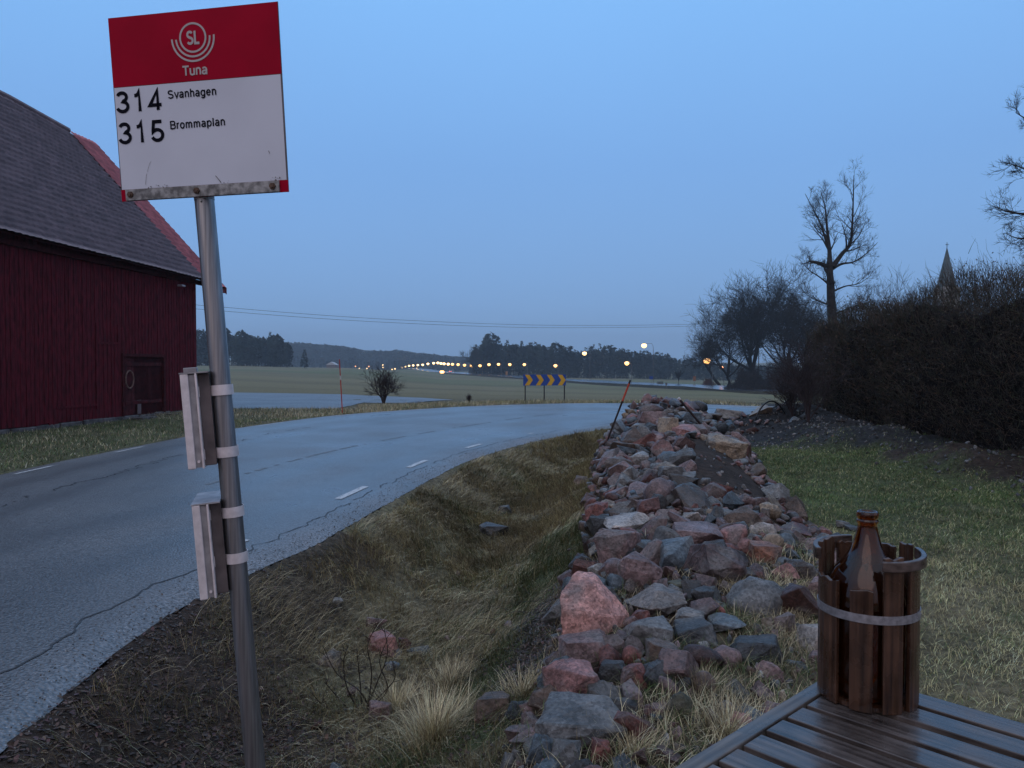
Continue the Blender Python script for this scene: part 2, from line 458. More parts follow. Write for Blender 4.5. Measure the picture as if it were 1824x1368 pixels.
def build_asphalt(m, base=.062):
    n, l = m.node_tree.nodes, m.node_tree.links; b = n['Principled BSDF']
    g = n.new('ShaderNodeNewGeometry')
    big = n.new('ShaderNodeTexNoise'); big.inputs['Scale'].default_value = .45; big.inputs['Detail'].default_value = 5; l.new(g.outputs['Position'], big.inputs['Vector'])
    fine = n.new('ShaderNodeTexNoise'); fine.inputs['Scale'].default_value = 48; fine.inputs['Detail'].default_value = 4; l.new(g.outputs['Position'], fine.inputs['Vector'])
    vo = n.new('ShaderNodeTexVoronoi'); vo.inputs['Scale'].default_value = 52; l.new(g.outputs['Position'], vo.inputs['Vector'])
    mp = n.new('ShaderNodeMapRange'); mp.inputs['From Min'].default_value = .3; mp.inputs['From Max'].default_value = .72; mp.inputs['To Min'].default_value = .25; mp.inputs['To Max'].default_value = 2.3
    l.new(fine.outputs[0], mp.inputs['Value'])
    c = n.new('ShaderNodeVectorMath'); c.operation = 'SCALE'; c.inputs[0].default_value = (base, base * 1.02, base * 1.1); l.new(mp.outputs[0], c.inputs['Scale'])
    sp = n.new('ShaderNodeMapRange'); sp.inputs['From Min'].default_value = .32; sp.inputs['From Max'].default_value = .12; l.new(vo.outputs['Distance'], sp.inputs['Value'])
    wn_ = n.new('ShaderNodeTexWhiteNoise'); l.new(vo.outputs['Position'], wn_.inputs['Vector'])
    gt = n.new('ShaderNodeMath'); gt.operation = 'GREATER_THAN'; gt.inputs[1].default_value = .80; l.new(wn_.outputs['Value'], gt.inputs[0])
    mu = n.new('ShaderNodeMath'); mu.operation = 'MULTIPLY'; l.new(sp.outputs[0], mu.inputs[0]); l.new(gt.outputs[0], mu.inputs[1])
    mi = n.new('ShaderNodeMix'); mi.data_type = 'RGBA'; l.new(mu.outputs[0], mi.inputs[0]); l.new(c.outputs[0], mi.inputs[6]); mi.inputs[7].default_value = (.22, .22, .23, 1)
    l.new(mi.outputs[2], b.inputs['Base Color'])
    r = n.new('ShaderNodeMapRange'); r.inputs['From Min'].default_value = .3; r.inputs['From Max'].default_value = .7; r.inputs['To Min'].default_value = .27; r.inputs['To Max'].default_value = .50
    l.new(big.outputs[0], r.inputs['Value']); l.new(r.outputs[0], b.inputs['Roughness'])
    bp = n.new('ShaderNodeBump'); bp.inputs['Distance'].default_value = .006; bp.inputs['Strength'].default_value = 1
    l.new(vo.outputs['Distance'], bp.inputs['Height']); l.new(bp.outputs[0], b.inputs['Normal'])
    b.inputs['Specular IOR Level'].default_value = .6; b.inputs['Coat Weight'].default_value = .55; b.inputs['Coat Roughness'].default_value = .30; b.inputs['Coat IOR'].default_value = 1.33; l.new(bp.outputs[0], b.inputs['Coat Normal'])
build_asphalt(asph)
latm = np.linalg.norm(V[:, :, :2] - V[:, :1, :2], axis=2); wid = latm[:, -1:]
tr = sum(np.exp(-((latm - c_) / .34) ** 2) for c_ in (1.25, 2.75)) + sum(np.exp(-((wid - latm - c_) / .34) ** 2) for c_ in (1.25, 2.75))
wvn = fbm(V[:, :, 0], V[:, :, 1], 1.1, 4, 55); edge_ = np.exp(-(latm / .32) ** 2) + np.exp(-((wid - latm) / .4) ** 2)
tintv = np.clip(1.12 - .38 * tr * (.7 + wvn) + .9 * edge_ * (.6 + 1.5 * wvn) + .5 * wvn, .4, 2.2)
ro = link('road', grid_mesh('road', V[:, :, 0], V[:, :, 1], V[:, :, 2], np.repeat(tintv.reshape(-1, 1), 3, 1)), asph)
_n, _l = asph.node_tree.nodes, asph.node_tree.links; _a = _n.new('ShaderNodeAttribute'); _a.attribute_name = 'tint'; _b = _n['Principled BSDF']; _src = _b.inputs['Base Color'].links[0].from_socket
_m = _n.new('ShaderNodeVectorMath'); _m.operation = 'MULTIPLY'; _l.new(_src, _m.inputs[0]); _l.new(_a.outputs['Color'], _m.inputs[1]); _l.new(_m.outputs[0], _b.inputs['Base Color'])
_rs = _b.inputs['Roughness'].links[0].from_socket; _r = _n.new('ShaderNodeMath'); _r.operation = 'MULTIPLY'; _l.new(_rs, _r.inputs[0]); _l.new(_a.outputs['Fac'], _r.inputs[1]); _l.new(_r.outputs[0], _b.inputs['Roughness']); tag(ro, kind='structure')

def strip_mesh(pairs, name, mat, thick=0):
    m = MB()
    for (a, b), (c, d) in zip(pairs[:-1], pairs[1:]): m.add([a, b, d, c], [(0, 1, 2, 3)])
    return m.build(name, mat, normals=False)
paint = M('white_road_paint', (.34, .35, .36), .5, .55, 30, lo=.35, hi=.5)
faded = M('worn_road_paint', (.12, .125, .13), .5, .45, 14)
darkw = M('road_crack_and_wet_grit', (.028, .028, .031), .55, .4, 30)
# arc-length walk along the inner and outer edge
def walk(poly3, s0, s1, step):
    seg = np.linalg.norm(np.diff(poly3[:, :2], axis=0), axis=1); cum = np.concatenate([[0], np.cumsum(seg)])
    return np.stack([np.interp(np.arange(s0, s1, step), cum, poly3[:, k]) for k in range(3)], -1)
C4 = catmull(RS, 40)
I3 = np.stack([C4[:, 0], C4[:, 1], C4[:, 0] * 0], -1); O3 = C4[:, 2:5]
def dist_rows(base, other_sign, off, s0, s1, step, dz, wob=0, width=.1, ph=0):
    pts = walk(base, s0, s1, step)
    t = np.gradient(pts[:, :2], axis=0); t /= np.linalg.norm(t, axis=1)[:, None]
    nrm = np.stack([-t[:, 1], t[:, 0]], -1) * other_sign      # towards the road interior
    rows = []
    for p, n_ in zip(pts, nrm):
        w = wob * (fbm(np.array([p[0]]), np.array([p[1]]), .25, 5, 77 + ph)[0] + .25 * fbm(np.array([p[0]]), np.array([p[1]]), .07, 3, 79 + ph)[0])
        wd = width * (1 + (1.3 * fbm(np.array([p[0]]), np.array([p[1]]), .12, 3, 70 + ph)[0] if wob else 0))
        a = p[:2] + n_ * (off + w - wd / 2); b = p[:2] + n_ * (off + w + wd / 2)
        rows.append((a, b))
    return rows
from mathutils.bvhtree import BVHTree
rbvh = BVHTree.FromPolygons([tuple(v) for v in V.reshape(-1, 3)], [(a * 48 + b, a * 48 + b + 1, (a + 1) * 48 + b + 1, (a + 1) * 48 + b) for a in range(V.shape[0] - 1) for b in range(47)])
def drape(x, y, dz):
    h = rbvh.ray_cast(Vector((x, y, 5)), Vector((0, 0, -1)))
    return (x, y, (h[0].z if h[0] else 0) + dz)
cum = np.concatenate([[0], np.cumsum(np.linalg.norm(np.diff(I3[:, :2], axis=0), axis=1))])
def s_at(poly3, pt):
    c = np.concatenate([[0], np.cumsum(np.linalg.norm(np.diff(poly3[:, :2], axis=0), axis=1))])
    return c[np.argmin(((poly3[:, :2] - pt[:2]) ** 2).sum(1))]
mk = MB()
def dash(base, sgn, off, s0, L, width, dz=.006, n=5):
    rows = dist_rows(base, sgn, off, s0, s0 + L + .001, L / n, dz, 0, width)
    rows = [(drape(*a, dz), drape(*b, dz)) for a, b in rows]
    for (a, b), (c, d) in zip(rows[:-1], rows[1:]): mk.add([a, b, d, c], [(0, 1, 2, 3)])
p0 = G(612, 889); s0 = s_at(I3, p0)
dist0 = seg_dist(np.array([p0[0]]), np.array([p0[1]]), inner)[0][0]
for k, ll in ((-2, .5), (-1, .35), (0, 1.0), (1, .95), (2, .8), (3, .3)): dash(I3, 1, .62, s0 + 3 * k + (.3 if ll < .6 else 0), ll, .10 if ll > .6 else .07)
so0 = s_at(O3, G(250, 807))
for k in range(-5, 16): dash(O3, -1, .35, so0 + 3 * k, 1.0 - .3 * (k % 3 == 1), .07)
mo = mk.build('road_marking', paint, normals=False); tag(mo, kind='structure')
def line_obj(name, mat, base, sgn, off, s0, s1, wob, width, dz, ph=0, parent=None, gap=None):
    rows = [(drape(*a, dz), drape(*b, dz)) for a, b in dist_rows(base, sgn, off, s0, s1, .05, dz, wob, width, ph)]
    m = MB()
    for i, ((a, b), (c, d)) in enumerate(zip(rows[:-1], rows[1:])):
        if gap is not None and fbm(np.array([a[0]]), np.array([a[1]]), .5, 3, ph + 5)[0] < gap: continue
        m.add([a, b, d, c], [(0, 1, 2, 3)])
    return tag(m.build(name, mat, normals=False), kind='structure')
line_obj('road_crack', darkw, I3, 1, .40, s_at(I3, (-2.2, .5)), s_at(I3, (9, 22.9)), .20, .016, .004, 1, gap=-.22)
line_obj('road_crack', darkw, O3, -1, 1.9, s_at(O3, (-8, 2)), s_at(O3, (-7, 21)), .5, .03, .004, 3, gap=-.02)
line_obj('worn_centre_line', faded, I3, 1, 2.9, s_at(I3, (-1.8, 8)), s_at(I3, (4, 22)), .02, .07, .004, 6, gap=.0)

# side road / parking place across the curve
sr = MB()
far_e = [(250, 699), (420, 700), (560, 702), (700, 707), (760, 709.5), (806, 712.5)]
near_e = [(250, 728), (420, 728.5), (600, 728.5), (648, 718), (720, 719), (806, 713.5)]
rows = []
for (a, b), (c, d) in zip(far_e, near_e):
    q = []
    for t in np.linspace(0, 1, 14):
        p = hit(a + (c - a) * t, b + (d - b) * t); q.append(p + [0, 0, .06])
    rows.append(q)
X_, Y_, Z_ = (np.array(rows)[:, :, k] for k in range(3))
# denser resample along
def dens(A, k):
    i = np.linspace(0, A.shape[0] - 1, k); return np.stack([np.interp(i, np.arange(A.shape[0]), A[:, j]) for j in range(A.shape[1])], -1)
X2, Y2 = dens(X_, 60), dens(Y_, 60)
Z2 = ground(X2.ravel(), Y2.ravel()).reshape(X2.shape) + .02
asph2 = bpy.data.materials.new('wet_asphalt_side'); asph2.use_nodes = True; build_asphalt(asph2, .085)
for nd in asph2.node_tree.nodes:
    if nd.type == 'MAP_RANGE' and abs(nd.inputs['To Min'].default_value - .27) < .001: nd.inputs['To Min'].default_value = .5; nd.inputs['To Max'].default_value = .8
asph2.node_tree.nodes['Principled BSDF'].inputs['Specular IOR Level'].default_value = .22

tag(link('side_road', grid_mesh('side_road', X2, Y2, Z2), asph2), kind='structure')

# ------------------------------------------------------------ the highway in the distance
HW = [(1700, 150), (1500, 162), (1380, 172), (1250, 212), (1100, 268), (1000, 332), (900, 430), (850, 505), (800, 610), (765, 710), (735, 850), (724, 920), (714, 1010), (705, 1200), (698, 1450)]
hp = np.array([[(u - 912) / F * d, d] for u, d in HW]); hp = catmull(hp, 8)
def hw_rows(o0, o1, dz):
    t = np.gradient(hp, axis=0); t /= np.linalg.norm(t, axis=1)[:, None]; n_ = np.stack([t[:, 1], -t[:, 0]], -1)
    return hp + n_ * o0, hp + n_ * o1
a, b = hw_rows(-8, 8, 0)
ts = np.linspace(0, 1, 5)
HX = a[:, None, 0] + (b - a)[:, None, 0] * ts; HY = a[:, None, 1] + (b - a)[:, None, 1] * ts
hz = ground(hp[:, 0], hp[:, 1]) + .9
HZ = np.repeat(hz[:, None], 5, 1)
# skirts
t_ = np.gradient(hp, axis=0); t_ /= np.linalg.norm(t_, axis=1)[:, None]; n_ = np.stack([t_[:, 1], -t_[:, 0]], -1)
wetroad = M('wet_highway', (.07, .07, .075), .16, .3, .4, spec=.9)
tag(link('highway', grid_mesh('highway', HX, HY, HZ), wetroad), kind='structure')
bank = M('grassy_embankment', (.035, .032, .022), .95, .4, .6, spec=.1)
for sgn, nm in ((-1, 'embankment'), (1, 'embankment')):
    e0 = hp + n_ * 8 * sgn; e1 = hp + n_ * 11 * sgn
    X = np.stack([e0[:, 0], e1[:, 0]], -1); Y = np.stack([e0[:, 1], e1[:, 1]], -1)
    Z = np.stack([hz - .02, ground(e1[:, 0], e1[:, 1]) - .1], -1)
    tag(link(nm, grid_mesh(nm, X, Y, Z), bank), kind='structure')
# side lane leaving the highway at the right
lane = np.array([[(u - 912) / F * d, d] for u, d in [(1120, 262), (1180, 255), (1230, 262), (1280, 270), (1340, 280)]]); lane = catmull(lane, 6)
tl = np.gradient(lane, axis=0); tl /= np.linalg.norm(tl, axis=1)[:, None]; nl = np.stack([tl[:, 1], -tl[:, 0]], -1)
LX = np.stack([(lane + nl * k)[:, 0] for k in (-6, 0, 6)], -1); LY = np.stack([(lane + nl * k)[:, 1] for k in (-6, 0, 6)], -1)
LZ = ground(LX.ravel(), LY.ravel()).reshape(LX.shape) + .45
tag(link('side_lane', grid_mesh('side_lane', LX, LY, LZ), wetroad), kind='structure')

# ------------------------------------------------------------ bus stop sign
SR = Matrix(((0.98847143, 0.14795486, -0.03214963), (-0.14986821, 0.9863116, -0.06876735), (0.02153509, 0.07279277, 0.99711456)))
SC = Vector((-0.86588246, 2.1057305, 2.42049753)); SW = .5
SM = Matrix.Translation(SC) @ SR.to_4x4()
def sp(u, v, off=0.0):   # u 0..1 from left, v 0..1 from top, off towards the viewer (metres)
    return SM @ Vector(((u - .5) * SW, -off, (.5 - v) * SW))
bus = empty('bus_stop_sign', (-.70, 2.2, -.02), 'leaning galvanised bus stop pole with a square red and white route sign on top', 'bus stop')
def spl(mb, u0, v0, u1, v1, o0, o1, mi=0):
    c = [sp(u0, v1, o0), sp(u1, v1, o0), sp(u1, v1, o1), sp(u0, v1, o1), sp(u0, v0, o0), sp(u1, v0, o0), sp(u1, v0, o1), sp(u0, v0, o1)]
    return mb.hexa(c, mi)
m_red = M('sign_red_film', (.36, .0015, .022), .5, .10, 6, spec=.06)
m_white = M('sign_white_film', (.64, .66, .74), .5, .04, 5, spec=.1)
m_black = M('sign_black_lettering', (.006, .006, .012), .6, .1, 5, spec=.05)
m_pale = M('sign_pale_lettering', (.50, .46, .46), .5, .05, 5, spec=.1)
m_galv = M('galvanised_steel', (.20, .195, .20), .38, .32, 1, metal=.75, stretch=(150, 150, 3.0), lo=.3, hi=.7)
m_zinc = M('weathered_zinc_bar', (.24, .24, .24), .5, .5, 60, bump=.0008, metal=.4)
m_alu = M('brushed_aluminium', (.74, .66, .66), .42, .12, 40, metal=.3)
m_alud = M('grey_aluminium_channel', (.34, .32, .33), .45, .2, 30, metal=.4)  # darker grey metal of the case channel, cap and lock
m_rust = M('rusty_bolt', (.10, .055, .035), .7, .5, 200, bump=.0005)
pl = MB(); spl(pl, 0, 0, 1, 1, -.003, 0); panel = pl.build('sign_panel', M('sign_edge_metal', (.10, .09, .10), .5), bus)
x = MB(); spl(x, .002, .002, .998, .374, .0002, .0012); x.build('red_header', m_red, bus)
x = MB(); spl(x, .006, .377, .992, .935, .0002, .0012); x.build('route_plate', m_white, bus)
x = MB(); spl(x, .0, .936, 1.0, 1.0, .0002, .0011); x.build('red_footer', m_red, bus)
x = MB(); spl(x, .032, .938, .952, .999, .0014, .007); bar = bevel(x.build('clamp_bar', m_zinc, bus), .0012)
for u in (.065, .468, .915):
    x = MB(); c = sp(u, .967, .007); d = (SR @ Vector((0, -1, 0)))
    x.tube([c, c + d * .005], [.0095, .009], 6); x.tube([c + d * .005, c + d * .008], [.005, .005], 8)
    x.build('bolt', m_rust, bus)
# lettering and emblem
# lettering drawn as strokes of even width, like the grotesque on the sign
def arc(cx, cy, rx, ry, a0, a1, n=14): return [(cx + rx * math.cos(R(a0 + (a1 - a0) * k / n)), cy + ry * math.sin(R(a0 + (a1 - a0) * k / n))) for k in range(n + 1)]
XH = .54   # x height in cap heights; stroke centre lines; width given per glyph
def bowl(cx=.22, rx=.19, cy=.27, ry=.225, a0=0, a1=360): return arc(cx, cy, rx, ry, a0, a1, 26)
def bez4(*p): return p
GL = {
 '3': (.60, [arc(.28, .74, .20, .20, 160, -85, 18)[:-1] + arc(.28, .285, .235, .235, 80, -165, 22)]),
 '1': (.60, [[(.12, .765), (.20, .775), (.28, .83), (.325, .955), (.33, .0)]]),
 '4': (.60, [[(.56, .245), (.05, .245), (.40, .93), (.40, .0)]]),
 '5': (.60, [[(.50, .945), (.15, .945), (.10, .50)] + arc(.28, .305, .235, .255, 140, -160, 22)]),
 'T': (.58, [[(.0, .945), (.56, .945)], [(.28, .945), (.28, 0)]]),
 'S': (.66, [arc(.31, .735, .235, .21, 25, 255, 18)[:-1] + arc(.31, .27, .255, .22, 85, -155, 20)]),
 'L': (.52, [[(.08, 1.0), (.08, .05), (.50, .05)]]),
 'B': (.66, [[(.10, .95), (.34, .95)] + arc(.36, .74, .19, .21, 90, -90, 14) + [(.10, .53)], [(.34, .53)] + arc(.36, .29, .22, .24, 90, -90, 14) + [(.10, .05)], [(.10, .0), (.10, 1.0)]]),
 'u': (.52, [[(.08, .73), (.08, .27)] + arc(.235, .24, .155, .195, 180, 335, 14), [(.405, .73), (.405, 0)]]),
 'n': (.52, [[(.08, 0), (.08, .73)], [(.08, .45)] + arc(.24, .48, .165, .205, 165, 0, 14) + [(.405, 0)]]),
 'a': (.52, [arc(.23, .50, .165, .19, 155, 0, 14) + [(.395, .14), (.41, .05), (.46, .04)], arc(.20, .20, .155, .155, 20, 300, 20)[:1] + [(.39, .37), (.25, .385)] + arc(.20, .21, .155, .165, 100, 330, 16) + [(.395, .22)]]),
 'v': (.48, [[(.03, .73), (.24, .03), (.45, .73)]]),
 'h': (.52, [[(.08, 0), (.08, 1.0)], [(.08, .45)] + arc(.24, .48, .165, .205, 165, 0, 14) + [(.405, 0)]]),
 'g': (.54, [arc(.23, .37, .185, .315, 0, 360, 26), [(.42, .73), (.42, .0)] + arc(.24, -.02, .18, .20, 0, -155, 12)]),
 'e': (.53, [[(.05, .38), (.415, .38)] + arc(.235, .37, .19, .315, 5, 320, 24)]),
 'r': (.34, [[(.08, 0), (.08, .73)], [(.08, .42)] + arc(.26, .46, .18, .23, 170, 88, 8)]),
 'o': (.53, [arc(.24, .36, .195, .32, 0, 360, 28)]),
 'm': (.80, [[(.08, 0), (.08, .73)], [(.08, .45)] + arc(.22, .48, .145, .205, 165, 0, 12) + [(.365, 0)], [(.365, .45)] + arc(.515, .48, .145, .205, 165, 0, 12) + [(.66, 0)]]),
 'p': (.54, [[(.08, .73), (.08, -.24)], arc(.27, .37, .19, .315, 0, 360, 26)]),
 'l': (.24, [[(.10, 0), (.10, 1.0)]]),
}
def stroke_text(txt, cap, u, v, mat, name, parent, center=False, sw=.135, track=0.0, sx=1.0, off=.0024, gw=1.0):
    """u,v: left (or centre) and middle of the capital height in sign units"""
    W_ = sum(GL[c][0] * gw + track for c in txt) - track - .06; x0 = -W_ / 2 if center else 0.0
    mb = MB(); lay = 0
    for c in txt:
        for pl_ in GL[c][1]:
            pts = [np.array([x0 + a * gw, b]) for a, b in pl_]; pts = [p for i, p in enumerate(pts) if i == 0 or np.linalg.norm(p - pts[i - 1]) > 1e-4]
            n = len(pts); closed = np.linalg.norm(pts[0] - pts[-1]) < 1e-3; vs = []; hw = sw / 2
            for i in range(n):
                a = pts[i] - pts[i - 1] if i > 0 else (pts[0] - pts[-2] if closed else pts[1] - pts[0]); b = pts[i + 1] - pts[i] if i < n - 1 else (pts[1] - pts[0] if closed else a)
                a = a / np.linalg.norm(a); b = b / np.linalg.norm(b); t = a + b; t = t / (np.linalg.norm(t) + 1e-9); nrm = np.array([-t[1], t[0]]); k = 1 / max(.45, abs(nrm @ np.array([-a[1], a[0]])))
                for s in (-1, 1):
                    q = pts[i] + nrm * s * hw * k; vs.append(sp(u + q[0] * cap * sx / SW, v + (.5 - q[1]) * cap / SW, off + lay * .00012))
            mb.add(vs, [(2 * i, 2 * i + 1, 2 * i + 3, 2 * i + 2) for i in range(n - 1)]); lay = (lay + 1) % 3
        x0 += GL[c][0] * gw + track
    return mb.build(name, mat, parent, normals=False)
stroke_text('Tuna', .0255, .5, .318, m_pale, 'stop_name', bus, True, .185, .03, .98, gw=1.35)
for row, (v, digs, nm, v2) in enumerate(((.457, '314', 'Svanhagen', .434), (.626, '315', 'Brommaplan', .599))):
    for ch, u in zip(digs, (.050, .148, .248)): stroke_text(ch, .0565, u, v, m_black, 'route_digit', bus, True, .168, gw=1.22)
    stroke_text(nm, .0218, .328, v2 + .002, m_black, 'route_name', bus, False, .165, .07, 1.0, gw=1.27)
def ring(mb, u, v, r, w, a0, a1, off=.0022, n=48, cu=0):
    cx, cy = (u - .5) * SW, (.5 - v) * SW; vs = []; fs = []
    for k in range(n + 1):
        a = a0 + (a1 - a0) * k / n
        for rr in (r - w / 2, r + w / 2): vs.append(SM @ Vector((cx + rr * math.cos(a), -off, cy + rr * math.sin(a))))
    for k in range(n): fs.append((2 * k, 2 * k + 1, 2 * k + 3, 2 * k + 2))
    mb.add(vs, fs)
em = MB(); ring(em, .5, .146, .0375, .0052, 0, 2 * math.pi); ring(em, .5, .146, .0497, .0052, R(-178), R(2)); ring(em, .5, .146, .0618, .0052, R(-180), R(3))
emo = em.build('emblem', m_pale, bus, normals=False)
stroke_text('SL', .0345, .5, .146, m_pale, 'emblem_letters', emo, True, .20, .07, .85)
# bits of leaf and scratches stuck to the plate
x = MB()
def scratch(pts, w=.0008):
    for (a, b), (c, d) in zip(pts[:-1], pts[1:]):
        x.add([sp(a - w, b, .003), sp(a + w, b, .003), sp(c + w, d, .003), sp(c - w, d, .003)], [(0, 1, 2, 3)])
scratch([(.155, .915), (.163, .87), (.168, .855)]); scratch([(.172, .845), (.19, .80), (.20, .79)]); scratch([(.58, .89), (.60, .915), (.61, .93)], .002); scratch([(.90, .775), (.905, .79)], .0015)
for k in range(26):
    u = rnd.choice([rnd.uniform(.13, .33), rnd.uniform(.18, .26), rnd.uniform(.9, .95), rnd.uniform(.6, .66)]); v = .936 - rnd.random() ** 2 * .016; r_ = rnd.uniform(.002, .006)
    x.add([sp(u, v, .0035), sp(u + r_ * 2, v + rnd.uniform(-.006, .006), .0045), sp(u + r_, v - r_ * rnd.uniform(.5, 2.0), .003)], [(0, 1, 2)])
x.build('leaf_scraps', M('dead_leaf_scraps', (.05, .03, .02), .8), bus, normals=False)['kind'] = 'stuff'
# pole
PT = np.array(P(366.5, 352, 2.135)); PT = np.array(sp(.468, .985, -.028)); 
PB = P(458, 1400, 2.17)
dirp = (PB - PT) / np.linalg.norm(PB - PT); PBB = PT + dirp * ((PT[2] + .1) / -dirp[2])
x = MB(); x.tube([PT, PT + dirp * .004, PBB], [.0255, .0265, .0285], 40, cap=True); pole = x.build('pole', m_galv, bus, smooth=True)
pole.modifiers.new('e', 'EDGE_SPLIT').split_angle = R(50)
x = MB(); pp = PT + dirp * .018; x.tube([pp + [0, -.027, 0], pp + [-.0, -.031, 0]], .0045, 8); x.build('screw', m_zinc, bus)
x = MB(); c0 = np.array(sp(.468, .967, -.002)); x.tube([PT - dirp * .012, PT + dirp * .012], .0275, 24); x.build('collar', m_zinc, bus)
# timetable cases seen from the edge; local frame: ex across, ey away along the line of sight, ez up the pole
ez = -dirp; view = PT * 1.0; mid = P(402, 745, 2.15) - np.array([0, 0, CAMZ]); ey = mid / np.linalg.norm(mid); ey = ey - ez * (ey @ ez); ey /= np.linalg.norm(ey); ex = np.cross(ey, ez); 
def at_px(py):
    for s in np.arange(0, 3, .002):
        p = PT + dirp * s; q = p - [0, 0, CAMZ]; yy = q[1] * cp_ - q[2] * sp_; zz = q[1] * sp_ + q[2] * cp_
        if 684 - F * zz / yy >= py: return p
    return p
U = 2.2 / F
def case_box(py0, py1, name, lab):
    pa, pb = at_px(py0), at_px(py1); mid_ = (pa + pb) / 2; h = np.linalg.norm(pb - pa)
    th = R(-3); cx = ex * math.cos(th) + ey * math.sin(th); cy = -ex * math.sin(th) + ey * math.cos(th)
    top_tilt = .0
    def bx(mb, x0, x1, y0, y1, z0, z1, mi=0):
        return mb.box(mid_ + cx * x0 + cy * y0 + ez * z0, cx * (x1 - x0), cy * (y1 - y0), ez * (z1 - z0), mi)
    t = empty(name, tuple(mid_ - ez * h / 2), lab, 'timetable case', 'timetable cases strapped to the bus stop pole')
    a = MB(); bx(a, -62 * U, -49 * U, -.055, .17, -h / 2, h / 2); bevel(a.build('front_frame', m_alu, t), .003)
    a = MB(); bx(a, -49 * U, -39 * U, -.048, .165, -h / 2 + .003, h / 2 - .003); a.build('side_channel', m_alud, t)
    a = MB(); bx(a, -39 * U, -35.5 * U, -.056, .17, -h / 2, h / 2); bevel(a.build('rear_frame', m_alu, t), .0015)
    a = MB(); bx(a, -35.5 * U, -17 * U, -.025, .15, -h / 2 + .004, h / 2 - .002); bevel(a.build('back_plate', M('stained_grey_back_plate', (.13, .10, .095), .5, .5, 12, metal=.3), t), .002)
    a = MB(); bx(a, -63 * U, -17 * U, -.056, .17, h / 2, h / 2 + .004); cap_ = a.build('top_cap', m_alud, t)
    a = MB(); p0 = mid_ + cx * (-44 * U) - cy * .05 + ez * (-h / 2 + .02); a.tube([p0, p0 - cy * .004], .004, 10); a.build('rivet', m_alu, t)
    if py0 < 700:
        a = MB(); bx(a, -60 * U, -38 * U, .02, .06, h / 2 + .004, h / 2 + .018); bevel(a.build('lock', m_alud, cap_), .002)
    return t, mid_, h
t1, m1, h1 = case_box(661, 825, 'timetable_case', 'upper aluminium timetable case on the leaning pole with a small lock block on its top')
t2, m2, h2 = case_box(887, 1050, 'timetable_case', 'lower aluminium timetable case on the leaning pole, plain topped, nearest the ground')
def strap(py, parent):
    c = at_px(py); a = MB(); hw = 9 * U; ro = .0305; pts = []
    for k in range(25):
        th = R(180 + 20) + R(200) * k / 24       # around the front of the pole, from the case side
        pts.append((ro * math.cos(th), ro * math.sin(th)))
    pts = [(-.0600, -.020)] + [(-.040, -.0205)] + [(q[0], q[1]) for q in pts[1:]] + [(.030, .02), (.012, .031)]
    vs = []
    for (qx, qy) in pts:
        nrm = np.array([qx, qy]); nrm = nrm / (np.linalg.norm(nrm) + 1e-9)
        if qx < -.035: nrm = np.array([0, -1.])
        for o in (0, .0018):
            for z in (-hw, hw): vs.append(c + ex * (qx + nrm[0] * o) + ey * (qy + nrm[1] * o) + ez * z)
    fs = []
    for k in range(len(pts) - 1):
        i, j = 4 * k, 4 * k + 4
        fs += [(i, i + 1, j + 1, j), (i + 2, j + 2, j + 3, i + 3), (i, j, j + 2, i + 2), (i + 1, i + 3, j + 3, j + 1)]
    fs += [(0, 2, 3, 1)]
    a.add(vs, fs); return a.build('strap', m_alu, parent)
for py, t in ((694, t1), (803, t1), (909, t2), (991, t2)): strap(py, t)

